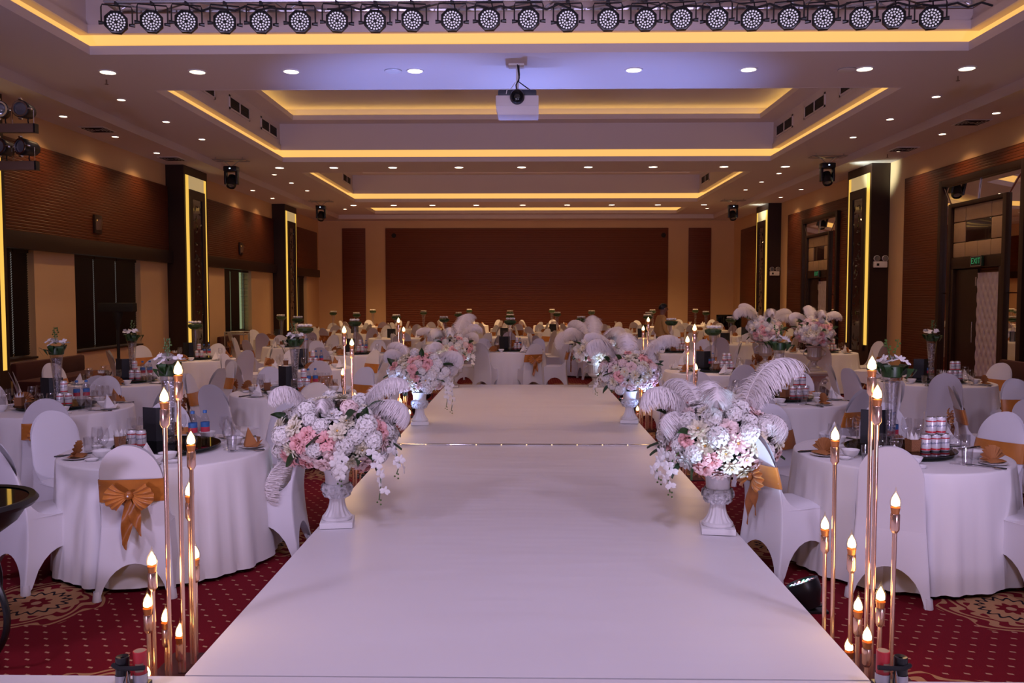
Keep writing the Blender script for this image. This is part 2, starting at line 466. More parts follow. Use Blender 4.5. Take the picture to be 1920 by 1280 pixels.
# ---- far wall with wooden panels
mb = MB(); mb.box(-WX - 0.4, WX + 0.4, YB, YB + 0.2, 0, TOP)
wall_back = struct('wall_back', mb, 'plaster_warm', 'cream far wall with three dark wooden panels', 'wall')
for x0, x1 in ((-7.82, -6.83), (-5.97, 6.06), (6.92, 7.87)):
    MB().bbox(x0, x1, YB - 0.05, YB + 0.02, 0.0, 4.76, 0.012).build('wood_panel', 'back_wood', wall_back)
for x in (-5.6, 5.85):
    MB().lathe([(0.001, 0), (0.09, 0.0), (0.10, 0.04), (0.001, 0.05)], 16).xf(Matrix.Translation((x, YB - 0.05, 4.45)) @ Matrix.Rotation(PI / 2, 4, 'X')).build('wall_knob', 'black_matte', wall_back)
mb = MB(); mb.box(-WX - 0.4, WX + 0.4, YF - 0.2, YF, 0, TOP)
struct('wall_front', mb, 'panel_wood', 'wooden wall behind the stage', 'wall')

# ---- side walls
COLS = (11.9, 20.5, 29.1)
CW = 1.5
wins = [(12.9 + 0.55, 14.9), (16.25, 19.05), (24.4, 26.8), (31.3, 33.6)]
# left wall is built from pieces round its windows
mb = MB(); X0, X1 = -WX - 0.35, -WX
ZW0, ZW1 = 0.76, 2.68
mb.box(X0, X1, YF, YB, 0, ZW0); mb.box(X0, X1, YF, YB, ZW1, TOP)
yy = [YF] + [v for p in wins for v in p] + [YB]
for i in range(0, len(yy), 2): mb.box(X0, X1, yy[i], yy[i + 1], ZW0, ZW1)
wall_left = struct('wall_left', mb, 'plaster_warm', 'cream window wall with wooden upper panelling', 'wall')
mb = MB(); mb.box(WX, WX + 0.35, YF, YB, 0, TOP)
wall_right = struct('wall_right', mb, 'plaster_warm', 'cream door wall with wooden panelling and columns', 'wall')
bays = [(YF + 0.1, 11.9), (13.4, 20.5), (22.0, 29.1), (30.6, 35.2)]
for (a, b) in bays:
    MB().bbox(-WX - 0.02, -WX + 0.06, a + 0.02, b - 0.02, 2.97, 4.55, 0.012).build('wood_panel', 'panel_wood', wall_left)
    MB().bbox(-WX - 0.02, -WX + 0.16, a + 0.02, b - 0.02, 2.67, 2.97, 0.012).build('blind_pelmet', 'dark_wood', wall_left)
    MB().bbox(WX - 0.06, WX + 0.02, a + 0.45, b - (0.9 if b > 12 else 0.3), 0, 4.57, 0.012).build('wood_panel', 'panel_wood', wall_right)
for s, wl in ((-1, wall_left), (1, wall_right)):
    bb = MB(); bb.box(min(s * WX, s * (WX - 0.02)), max(s * WX, s * (WX - 0.02)), YF, YB, 0, 0.14)
    tag(bb.build('baseboard_left' if s < 0 else 'baseboard_right', 'dark_wood', None, False),
        'dark skirting along the %s wall' % ('window' if s < 0 else 'door'), 'baseboard', kind='structure')

for i, (a, b) in enumerate(wins):
    wn = thing('window_%d' % (i + 1), 'tall window with dark closed wooden blinds, %s along the window wall' % ('first', 'second', 'third', 'last')[i], 'window')
    wn['kind'] = 'structure'
    fr = MB()
    for (p, q) in ((a - 0.0, a + 0.05), (b - 0.05, b)):
        fr.box(-WX - 0.30, -WX - 0.24, p, q, ZW0, ZW1)
    fr.box(-WX - 0.30, -WX - 0.24, a, b, ZW0, ZW0 + 0.06); fr.box(-WX - 0.30, -WX - 0.24, a, b, ZW1 - 0.06, ZW1)
    fr.build('window_frame', 'reveal', wn, False)
    MB().box(-WX - 0.345, -WX - 0.335, a, b, ZW0, ZW1).build('pane', 'daylight' if i == 2 else 'dusk', wn, False)
    MB().box(-WX - 0.24, -WX + 0.03, a, b, ZW0 - 0.03, ZW0 + 0.005).build('window_sill', 'dark_wood', wn, False)
    nb = 3
    wd = (b - a) / nb
    for j in range(nb):
        p, q = a + j * wd + 0.012, a + (j + 1) * wd - 0.012
        open_ = (i == 2 and j == 2)
        if open_: p += 0.08
        bl = MB(); n = 44
        for t in range(n):
            z = ZW0 + 0.03 + (ZW1 - ZW0 - 0.08) * (t + 0.5) / n
            tilt = 0.004 if open_ else 0.024
            dx = 0.022 if open_ else 0.012
            bl.add([(-WX - 0.12 - dx, p, z - tilt), (-WX - 0.12 - dx, q, z - tilt), (-WX - 0.12 + dx, q, z + tilt), (-WX - 0.12 + dx, p, z + tilt)], [(0, 1, 2, 3)])
        o = bl.build('blind_slats', 'blind', wn, False); o['kind'] = 'stuff'
        MB().box(-WX - 0.15, -WX - 0.09, p, q, ZW1 - 0.06, ZW1).build('blind_rail', 'blind', wn, False)

# ---- columns with glowing gold frames
def column(s, y, label):
    c = thing('column', label, 'column', (s * (WX - 0.2), y, 0))
    xi = -s * 0.25      # face towards the room, local
    xo = s * 0.22
    lo, hi = min(xi, xo), max(xi, xo)
    MB().box(lo, hi, 0, CW, 0, ZA + 0.01).build('core', 'dark_wood', c, False)
    def face(y0, y1, z0, z1, d0, d1, name, m):
        a, b = sorted((xi - s * d0, xi - s * d1))
        return MB().box(a, b, y0, y1, z0, z1).build(name, m, c, False)
    face(0.10, 0.26, 0.65, 4.86, -0.01, 0.012, 'light_strip', 'gold_strip')
    face(CW - 0.26, CW - 0.10, 0.65, 4.86, -0.01, 0.012, 'light_strip', 'gold_strip')
    face(0.26, CW - 0.26, 4.52, 4.86, -0.01, 0.012, 'onyx_head', 'gold_onyx')
    face(0.26, 0.45, 0.5, 4.52, -0.01, 0.045, 'inner_frame', 'dark_wood')
    face(CW - 0.45, CW - 0.26, 0.5, 4.52, -0.01, 0.045, 'inner_frame', 'dark_wood')
    face(0.45, CW - 0.45, 4.30, 4.52, -0.01, 0.045, 'inner_frame', 'dark_wood')
    pm = MB(); rnd = random.Random(3)
    a, b = sorted((xi + s * 0.01, xi - s * 0.02)); pm.box(a, b, 0.45, CW - 0.45, 0.5, 4.3)
    for q in range(44):      # carved leaf relief
        zz = 0.6 + rnd.random() * 3.6; yq = 0.5 + rnd.random() * 0.5; an = rnd.random() * PI
        l, wd = 0.10, 0.03
        pts = [(l, 0), (0, wd), (-l, 0), (0, -wd)]
        ring_ = [(xi - s * 0.021, yq + u * math.cos(an) - v * math.sin(an), zz + u * math.sin(an) + v * math.cos(an)) for u, v in pts]
        pm.add(ring_ + [(xi - s * 0.04, yq, zz)], [(0, 1, 4), (1, 2, 4), (2, 3, 4), (3, 0, 4)])
    pm.build('carved_panel', 'stone_dark', c, False)
    return c
for i, y in enumerate(COLS):
    od = ('nearest the stage', 'between the two window bays', 'close to the far wall')[i]
    column(-1, y, 'dark column with glowing gold strips on the window wall, ' + od)
    od = ('nearest the stage', 'between the two mirrored doors', 'close to the far wall')[i]
    column(1, y, 'dark column with glowing gold strips on the door wall, ' + od)

# ---- mirrored doorways
def exit_sign(loc, label):
    e = thing('exit_sign', label, 'sign', loc)
    MB().bbox(-0.02, 0.03, -0.19, 0.19, -0.1, 0.1, 0.008).build('housing', 'exit_back', e)
    fm = MB()
    for z0, z1 in ((-0.1, -0.085), (0.085, 0.1)): fm.box(-0.024, -0.019, -0.19, 0.19, z0, z1)
    for y0, y1 in ((-0.19, -0.175), (0.175, 0.19)): fm.box(-0.024, -0.019, y0, y1, -0.1, 0.1)
    fm.build('border', 'alu', e, False)
    me = textmesh('EXIT', 0.16); me.materials.append(MATS['exit_green'])
    link('lettering', me, e, (-0.026, 0, 0), (PI / 2, 0, -PI / 2))

def doorway(i, y0, y1, lab):
    d = thing('door_%d' % i, lab, 'door', (WX - 0.06, (y0 + y1) / 2, 0)); d['kind'] = 'structure'
    h = (y1 - y0) / 2; H = 4.25
    def bx(a, b, z0, z1, d0, d1, name, m, bev=0.01):
        return MB().bbox(-d1, -d0, a, b, z0, z1, bev).build(name, m, d)
    for a, b in ((-h, -h + 0.13), (h - 0.13, h)): bx(a, b, 0, H, -0.03, 0.10, 'outer_frame', 'dark_wood')
    bx(-h + 0.13, h - 0.13, H - 0.13, H, -0.03, 0.10, 'outer_frame', 'dark_wood')
    mi = h - 0.13; ni = mi - 0.36
    # bevelled mirror border, each pane slightly canted
    def pane(p): MB().add(p, [(0, 1, 2, 3)]).build('mirror_pane', 'mirror', d, False)
    xa, xb = -0.03, -0.07
    zt, zn = H - 0.13, H - 0.53
    for sg in (-1, 1):
        for z0, z1 in ((0.1, 1.9), (1.92, zn)):
            pane([(xa, sg * mi, z0), (xa, sg * mi, z1 if z1 < 2 else zt), (xb, sg * ni, z1), (xb, sg * ni, z0)])
        pane([(xa, sg * 0.0, zt), (xa, sg * mi, zt), (xb, sg * ni, zn), (xb, sg * 0.0, zn)])
        MB().tube([(xa - 0.01, sg * mi, zt), (xb - 0.01, sg * ni, zn)], 0.012, 6).build('mirror_seam', 'chrome', d)
    MB().tube([(xa - 0.01, 0, zt), (xb - 0.01, 0, zn)], 0.012, 6).build('mirror_seam', 'chrome', d)
    for sg in (-1, 1): bx(min(sg * ni, sg * (ni - 0.12)), max(sg * ni, sg * (ni - 0.12)), 0, zn, -0.02, 0.13, 'inner_frame', 'dark_wood')
    pi_ = ni - 0.12
    bx(-pi_, pi_, zn - 0.08, zn, -0.02, 0.13, 'inner_frame', 'dark_wood')
    # padded tiles round a dark stone square
    zt0, zt1 = 2.62, zn - 0.08
    rows = [zt0, zt0 + (zt1 - zt0) * 0.30, zt0 + (zt1 - zt0) * 0.70, zt1]
    w2 = 2 * pi_
    def tiles(r, cuts):
        for a, b in zip(cuts[:-1], cuts[1:]):
            bx(-pi_ + w2 * a + 0.006, -pi_ + w2 * b - 0.006, rows[r] + 0.006, rows[r + 1] - 0.006, 0.0, 0.07, 'padded_tile', 'pad_beige', 0.02)
    tiles(0, (0, 0.25, 0.5, 0.75, 1)); tiles(1, (0, 0.25)); tiles(1, (0.75, 1)); tiles(2, (0, 0.25, 0.75, 1))
    bx(-pi_ + w2 * 0.25, -pi_ + w2 * 0.75, rows[1], rows[2], 0.0, 0.06, 'stone_square', 'stone_dark')
    bx(-pi_, pi_, 2.40, zt0, -0.02, 0.11, 'header', 'dark_wood')
    for sg in (-1, 1): bx(min(sg * pi_, sg * (pi_ - 0.1)), max(sg * pi_, sg * (pi_ - 0.1)), 0, 2.40, -0.02, 0.11, 'door_jamb', 'dark_wood')
    q = pi_ - 0.1
    lf = bx(-0.0, q, 0.01, 2.38, 0.0, 0.05, 'door_leaf', 'dark_wood')
    MB().tube([(-0.10, 0.06, 0.95), (-0.10, 0.06, 1.35)], 0.012, 8).build('door_handle', 'chrome', lf)
    MB().box(-0.055, -0.05, 0.02, 0.07, 2.05, 2.22).build('door_closer', 'alu', lf, False)
    # tufted leaf
    yl0, yl1, z0, z1 = -q, -0.02, 0.01, 2.3
    def tuft(u, v):
        y = yl0 + (yl1 - yl0) * u; z = z0 + (z1 - z0) * v
        a = y / 0.16; c = z / 0.28
        dmin = min(abs((a + c) - round(a + c)), abs((a - c) - round(a - c)))
        cr = 1 - math.exp(-(dmin / 0.14) ** 2)
        bt = max(math.hypot((a + c) - round(a + c), (a - c) - round(a - c)), 0)
        bt = 1 - math.exp(-(bt / 0.2) ** 2)
        return (-0.035 - 0.006 * cr - 0.026 * bt, y, z)
    MB().grid(tuft, 36, 96).build('tufted_leaf', 'tuft', d, True, 80)
    exit_sign((WX - 0.06 - 0.15, (y0 + y1) / 2 - 0.15, 2.52), 'green lettered exit sign over the mirrored door %s' % ('nearer the stage' if i == 1 else 'nearer the far wall'))
doorway(1, 14.75, 17.8, 'mirror-framed doorway with padded tiles and tufted door, nearer the stage')
doorway(2, 23.5, 26.5, 'mirror-framed doorway with padded tiles, nearer the far wall')

# ---- emergency lights on the door-side columns
for y, z, lab in ((20.5, 2.72, 'twin-head white emergency light on the column between the doors'), (29.1, 2.75, 'twin-head white emergency light on the column close to the far wall')):
    e = thing('emergency_light', lab, 'emergency light', (WX - 0.22, y - 0.001, z))
    MB().bbox(-0.16, 0.16, -0.09, 0.0, -0.17, -0.02, 0.015).build('housing', 'white_paint', e)
    MB().box(-0.10, -0.04, -0.093, -0.088, -0.13, -0.07).build('indicator', 'black', e, False)
    for s in (-1, 1):
        h_ = MB().lathe([(0.02, 0), (0.07, 0.03), (0.075, 0.07), (0.068, 0.075)], 16).xf(Matrix.Translation((s * 0.1, -0.03, 0.05)) @ Matrix.Rotation(PI / 2, 4, 'X')).build('lamp_head', 'white_paint', e)
        MB().disc((s * 0.1, -0.102, 0.05), 0.066, 16, 'y').build('lens', 'par_glass', h_)
        MB().tube([(s * 0.1, -0.04, -0.03), (s * 0.1, -0.04, 0.0)], 0.012, 6).build('swivel', 'alu', e)

# ---- wall sconces above the windows
for y, lab in ((17.0, 'small square wall sconce above the second window'), (25.6, 'small square wall sconce above the third window')):
    e = thing('wall_sconce', lab, 'wall lamp', (-WX + 0.065, y, 3.32))
    MB().bbox(0, 0.05, -0.14, 0.14, -0.19, 0.19, 0.01).build('back_plate', 'dark_wood', e)
    MB().grid(lambda u, v: (0.05 + 0.09 * math.sin(PI * u) * (0.4 + 0.6 * v), -0.1 + 0.2 * u, -0.12 + 0.22 * v), 10, 4).build('bowl', 'bar_bronze', e)
    MB().box(0.055, 0.07, -0.09, 0.09, 0.06, 0.09).build('lamp', 'gold_strip', e, False)

# ================================================================== CEILING FIXTURES
def make_downlight(r, power, label):
    d = thing('downlight', label, 'downlight', group='recessed ceiling downlights')
    MB().lathe([(r * 1.25, 0.0), (r * 1.22, -0.012), (r * 1.02, -0.014), (r, 0.0), (r * 0.95, 0.012)], 24).build('trim_ring', 'white_paint', d)
    MB().disc((0, 0, -0.004), r, 20).build('lamp_disc', 'lamp_on', d, False)
    spot('downlight_beam', (0, 0, -0.03), (0, 0, -3), power, (1.0, 0.58, 0.26), 125, 0.8, r, d)
    return d
dl = make_downlight(0.11, DOWN_W, '')
dls = make_downlight(0.065, DOWN_SMALL_W, '')
dlf = make_downlight(0.11, DOWN_W * 3.2, '')
ORD = ['first', 'second', 'third', 'fourth', 'fifth', 'sixth', 'seventh', 'eighth', 'ninth', 'tenth', 'eleventh', 'twelfth']
def downlights(pr, pts, z, label):
    for k, (x, y) in enumerate(pts): place(pr, (x, y, z), 0, label % ORD[k])
downlights(dl, [(x, 12.75) for x in (-6.35, -4.98, -3.55, -1.67, 1.63, 3.35, 5.08, 6.6)], ZB - 0.001, 'large round downlight in the projector beam, %s from the window wall')
downlights(dl, [(x, 22.1) for x in (-6.5, -5.06, -3.5, -1.75, -0.1, 1.65, 3.35, 5.2, 6.8)], ZB - 0.001, 'round downlight in the second ceiling beam, %s from the window wall')
downlights(dlf, [(x, 31.1) for x in (-6.4, -4.9, -3.46, -1.83, -0.1, 1.55, 3.2, 4.9, 6.6)], ZB - 0.001, 'round downlight in the beam nearest the far wall, %s from the window wall')
for s, nm in ((-1, 'window'), (1, 'door')):
    downlights(dls, [(s * 7.0, y) for y in (14.5, 16.3, 18.1, 23.3, 25.0, 26.8, 32.4)], ZB - 0.001, 'small downlight in the upper %s-side ceiling strip, %%s from the stage' % nm)
    downlights(dls, [(s * 8.3, y) for y in (15.0, 16.9, 18.8, 25.4, 27.4)], ZA - 0.001, 'small downlight in the lower %s-side ceiling strip, %%s from the stage' % nm)

for x, y, lab in ((-2.0, 12.75, 'round white ceiling speaker beside a downlight, window side of the projector'), (4.83, 12.78, 'round white ceiling speaker beside a downlight, door side of the projector')):
    e = thing('ceiling_speaker', lab, 'speaker', (x, y, ZB))
    MB().lathe([(0.13, 0), (0.13, -0.015), (0.115, -0.02), (0.001, -0.012)], 24).build('grille', 'white_paint', e)
    MB().lathe([(0.135, 0), (0.135, -0.01), (0.13, -0.015)], 24).build('rim', 'alu', e)

# air vents in the coffer walls
def vent(s, y, label):
    v = thing('air_vent', label, 'vent', (s * (XO + 0.09), y, ZB + 0.69))
    MB().box(-0.006, 0.006, -0.62, 0.62, -0.12, 0.12).build('dark_duct', 'vent_dark', v, False)
    fr = MB()
    for a, b in ((-0.65, -0.60), (-0.02, 0.02), (0.60, 0.65)): fr.box(-0.02, 0.02, a, b, -0.15, 0.15)
    for a, b in ((-0.15, -0.11), (0.11, 0.15)): fr.box(-0.02, 0.02, -0.65, 0.65, a, b)
    fr.build('vent_frame', 'plaster', v, False)
    for k in range(5): MB().box(-0.014, 0.014, -0.6, 0.6, -0.085 + k * 0.042, -0.081 + k * 0.042).build('vent_slat', 'vent_dark', v, False)
for s, nm in ((-1, 'window'), (1, 'door')):
    for y, wh in ((16.2, 'nearest the projector'), (18.3, 'middle one of three'), (20.4, 'closest to the second beam')):
        vent(s, y, 'double slot air vent, %s side of projector coffer, %s' % (nm, wh))
    vent(s, 29.2, 'double slot air vent, %s side of the coffer beyond the second beam' % nm)
for x, y, lab in ((-8.3, 16.2, 'flat square air grille in the low ceiling strip, window side'), (-8.3, 19.6, 'flat square air grille above the windows near a column'), (8.3, 15.8, 'flat square air grille above the mirrored door'), (8.3, 18.6, 'flat square air grille in the low ceiling strip before the door-side column')):
    v = thing('ceiling_grille', lab, 'vent', (x, y, ZA))
    MB().box(-0.25, 0.25, -0.25, 0.25, -0.012, 0.0).build('grille_plate', 'white_paint', v, False)
    for k in range(4): 
        a = 0.05 + k * 0.05; m_ = MB(); ring(m_, a, -a, a, 0.0, 0.012, -0.02, -0.011); m_.build('grille_louvre', 'vent_dark', v, False)
for x, y, z, lab in ((-6.6, 13.2, ZB, 'small sprinkler head under the projector beam, window side'), (6.7, 13.2, ZB, 'small sprinkler head under the projector beam, door side'),
                  (-2.6, 17.0, ZB + 1.33, 'small sprinkler head inside the projector coffer, window side'), (3.0, 17.0, ZB + 1.33, 'small sprinkler head inside the projector coffer, door side'),
                  (8.25, 19.3, ZA, 'small sprinkler head beside the door-side column')):
    v = thing('sprinkler_head', lab, 'sprinkler', (x, y, z))
    MB().tube([(0, 0, 0), (0, 0, -0.07)], 0.012, 8).build('stem', 'bar_bronze', v)
    MB().lathe([(0.001, -0.075), (0.03, -0.075), (0.03, -0.07), (0.001, -0.068)], 10).build('deflector', 'bar_bronze', v)

# ---- projector
PX, PY, PZ = -0.12, 12.4, 4.68
p = thing('projector', 'white and dark grey projector hanging from the ceiling beam', 'projector', (PX, PY, PZ))
MB().bbox(-0.31, 0.31, -0.22, 0.22, -0.09, 0.06, 0.012).build('body', 'projector_white', p)
lowr = MB(); lowr.add([(-0.31, -0.22, -0.09), (0.31, -0.22, -0.09), (0.31, 0.22, -0.09), (-0.31, 0.22, -0.09), (-0.28, -0.19, -0.21), (0.31, -0.19, -0.21), (0.31, 0.2, -0.21), (-0.28, 0.2, -0.21)],
     [(0, 1, 2, 3), (4, 5, 6, 7), (0, 1, 5, 4), (1, 2, 6, 5), (2, 3, 7, 6), (3, 0, 4, 7)])
lowr.build('lower_body', 'projector_white', p, False)
MB().bbox(-0.28, 0.28, -0.2, 0.2, 0.055, 0.15, 0.03).build('upper_body', 'projector_grey', p)
MB().bbox(-0.2, 0.17, -0.12, 0.14, 0.15, 0.175, 0.008).build('mount_plate', 'white_paint', p)
ln = MB().lathe([(0.105, -0.04), (0.105, 0.10), (0.09, 0.12), (0.075, 0.11), (0.06, 0.07)], 28).xf(Matrix.Translation((0.0, -0.18, 0.03)) @ Matrix.Rotation(PI / 2, 4, 'X')).build('lens_barrel', 'black', p)
MB().ball((0, -0.24, 0.03), (0.065, 0.025, 0.065), 18, 10).build('lens', 'lens_glass', ln)
MB().tube([(0.0, 0.02, 0.17), (0.0, 0.02, 0.56)], 0.02, 10).build('mount_pole', 'white_paint', p)
MB().bbox(-0.13, 0.10, -0.02, 0.2, 0.545, 0.569, 0.005).build('ceiling_plate', 'white_paint', p)
for pts in ([(0.02, 0, 0.55), (0.03, -0.02, 0.4), (0.02, -0.03, 0.3), (0.09, -0.06, 0.24), (0.19, -0.1, 0.16)], [(0.0, -0.02, 0.55), (0.03, -0.03, 0.35), (-0.02, -0.04, 0.25), (-0.01, -0.05, 0.17)]):
    MB().tube(pts, 0.009, 6).build('cable', 'black_matte', p)
MB().tube([(-0.03, -0.01, 0.3), (-0.1, -0.06, 0.18), (-0.15, -0.21, 0.13), (-0.16, -0.21, 0.08)], 0.006, 6).build('cable', 'white_paint', p)

# ---- lighting truss with a row of LED par lights
TY, TZ = 8.85, 4.93
t = thing('lighting_truss', 'long aluminium lattice truss carrying the row of stage lights', 'truss', (0, TY, TZ))
XA, XB = -4.42, 4.78
for y, z in ((0, 0), (0.0, 0.30), (0.30, 0.0), (0.30, 0.30)):
    MB().tube([(XA, y, z), (XB, y, z)], 0.025, 8).build('chord', 'alu', t)
nseg = 20
for k in range(nseg):
    a, b = XA + (XB - XA) * k / nseg, XA + (XB - XA) * (k + 1) / nseg
    for (y, z), (y2, z2) in ((((0, 0)), (0, 0.3)), ((0.3, 0), (0.3, 0.3)), ((0, 0), (0.3, 0))):
        if k % 2: y, z, y2, z2 = y2, z2, y, z
        MB().tube([(a, y, z), (b, y2, z2)], 0.011, 6).build('lacing', 'alu', t)
for x in (XA, XB):
    for q in (((x, 0, 0), (x, 0, 0.3)), ((x, 0, 0), (x, 0.3, 0)), ((x, 0.3, 0), (x, 0.3, 0.3))): MB().tube(q, 0.02, 6).build('end_strut', 'alu', t)
for x in (XA + 0.6, 0.2, XB - 0.6):
    MB().tube([(x, 0.15, 0.3), (x, 0.15, ZB + 1.33 - TZ)], 0.008, 6).build('hanging_cable', 'alu', t)

def make_par(lens='led_lens', label=''):
    p = thing('par_light', label, 'stage light')
    h = MB().lathe([(0.001, 0.17), (0.06, 0.17), (0.075, 0.12), (0.115, 0.05), (0.122, 0.0), (0.122, -0.03), (0.108, -0.035), (0.105, -0.015), (0.001, -0.012)], 8).xf(Matrix.Rotation(-PI / 2, 4, 'X') @ Matrix.Rotation(PI / 8, 4, 'Z'))
    hd = h.build('housing', 'black', p, True, 25)
    lc = MB(); pts = [(0, 0)]
    for rr, n in ((0.028, 6), (0.054, 12), (0.082, 18)): pts += [(rr * math.cos(2 * PI * i / n + rr * 9), rr * math.sin(2 * PI * i / n + rr * 9)) for i in range(n)]
    for x, z in pts[1:]:
        lc.add([(x + 0.0105 * math.cos(2 * PI * i / 7), -0.02 + 0.0, z + 0.0105 * math.sin(2 * PI * i / 7)) for i in range(7)] + [(x, -0.026, z)], [(i, (i + 1) % 7, 7) for i in range(7)])
    lc.build('lens_cluster', lens, hd)
    MB().tube([(-0.15, 0.05, 0.0), (-0.15, 0.05, 0.16), (-0.14, 0.05, 0.19), (0.14, 0.05, 0.19), (0.15, 0.05, 0.16), (0.15, 0.05, 0.0)], 0.008, 6).build('yoke', 'black', p)
    for s in (-1, 1): MB().tube([(s * 0.115, 0.05, 0), (s * 0.175, 0.05, 0)], [0.014, 0.022], 8).build('knob', 'black', p)
    MB().tube([(0.0, 0.14, 0.05), (0.03, 0.12, 0.14), (0.02, 0.06, 0.20)], 0.007, 6).build('cable', 'black_matte', p)
    MB().bbox(-0.02, 0.02, 0.03, 0.07, 0.185, 0.23, 0.004).build('clamp', 'black', p)
    return p
parp = make_par('led_lens', 'round black LED par light hanging in the row under the truss')
parp['group'] = 'LED par lights in the row under the truss'
xs = (228, 294, 358, 429, 496, 568, 636, 706, 774, 847, 915, 987, 1058, 1132, 1200, 1265, 1330, 1393, 1460, 1522, 1590, 1649, 1716)
for i, px in enumerate(xs):
    X = (px - 985) / 176.0 + 0.02
    o = place(parp, (X, TY - 0.05, TZ - 0.23 + random.uniform(-0.008, 0.008)), 0)
    o['label'] = 'round black LED par light under the truss, %s from its %s end' % ((ORD[i], 'window') if i < 12 else (ORD[len(xs) - 1 - i], 'door'))
    o.rotation_euler = (0, 0, R_(max(-22, min(22, -X * 5.0)) + random.uniform(-4, 4)))
for k in range(6):
    x0 = XA + 0.9 + k * 1.45
    pts = [(x0 + j * 0.12, TY - 0.03 + 0.02 * math.sin(j * 2.1), TZ - 0.06 - 0.05 * abs(math.sin(j * 1.3 + k))) for j in range(10)]
    tag(MB().tube(pts, 0.011, 6).build('power_cable', 'black_matte'), 'slack black power cable draped under the truss', 'cable', 'power cables under the truss')

# ---- moving heads
def moving_head(x, y, label, power):
    m = thing('moving_head_light', label, 'stage light', (x, y, ZB - 0.008)); m.scale = (0.82,) * 3
    br = MB()
    for a, b in (((-0.5, -0.2, -0.06), (0.5, -0.2, -0.06)), ((-0.5, 0.2, -0.06), (0.5, 0.2, -0.06)), ((-0.5, -0.2, -0.06), (-0.5, 0.2, -0.06)), ((0.5, -0.2, -0.06), (0.5, 0.2, -0.06)),
                 ((-0.5, -0.2, -0.06), (0, 0.2, -0.06)), ((0, 0.2, -0.06), (0.5, -0.2, -0.06)), ((-0.25, 0, -0.06), (0, 0, -0.26)), ((0.25, 0, -0.06), (0, 0, -0.26)), ((-0.4, -0.2, 0), (-0.4, -0.2, -0.06)), ((0.4, -0.2, 0), (0.4, -0.2, -0.06)), ((0.4, 0.2, 0), (0.4, 0.2, -0.06)), ((-0.4, 0.2, 0), (-0.4, 0.2, -0.06))):
        br.tube([a, b], 0.013, 6)
    br.build('bracket', 'alu', m)
    MB().bbox(-0.2, 0.2, -0.15, 0.15, -0.40, -0.24, 0.03).build('base_box', 'black', m)
    for s in (-1, 1): MB().bbox(s * 0.17 - 0.035, s * 0.17 + 0.035, -0.09, 0.09, -0.78, -0.38, 0.025).build('yoke_arm', 'black', m)
    hd = MB().lathe([(0.001, -0.22), (0.12, -0.2), (0.145, -0.05), (0.15, 0.12), (0.13, 0.17), (0.11, 0.165), (0.10, 0.13)], 20).xf(Matrix.Translation((0, 0, -0.70)) @ Matrix.Rotation(R_(150), 4, 'X')).build('head', 'black', m)
    MB().ball((0, 0, 0), (0.10, 0.10, 0.02), 16, 8).xf(Matrix.Translation((0, 0, -0.70)) @ Matrix.Rotation(R_(150), 4, 'X') @ Matrix.Translation((0, 0, 0.13))).build('lens', 'par_glass', hd)
    MB().box(-0.02, 0.02, -0.154, -0.149, -0.33, -0.30).build('status_display', 'led_blue', m, False)
    if power:
        s = 1 if x > 0 else -1
        spot('head_beam', (s * 0.30, 0.02, -0.62), (s * 2.2, 0.45, -0.30), power, (0.85, 1.0, 0.85), 60, 0.8, 0.1, m)
moving_head(-7.25, 20.6, 'black moving head light on a bracket by the window-side middle column', 0)
moving_head(7.25, 20.3, 'black moving head light on a bracket by the door-side middle column', 120)
moving_head(-7.2, 29.4, 'black moving head light on a bracket by the far window-side column', 0)
moving_head(7.25, 29.4, 'black moving head light on a bracket by the far door-side column', 90)

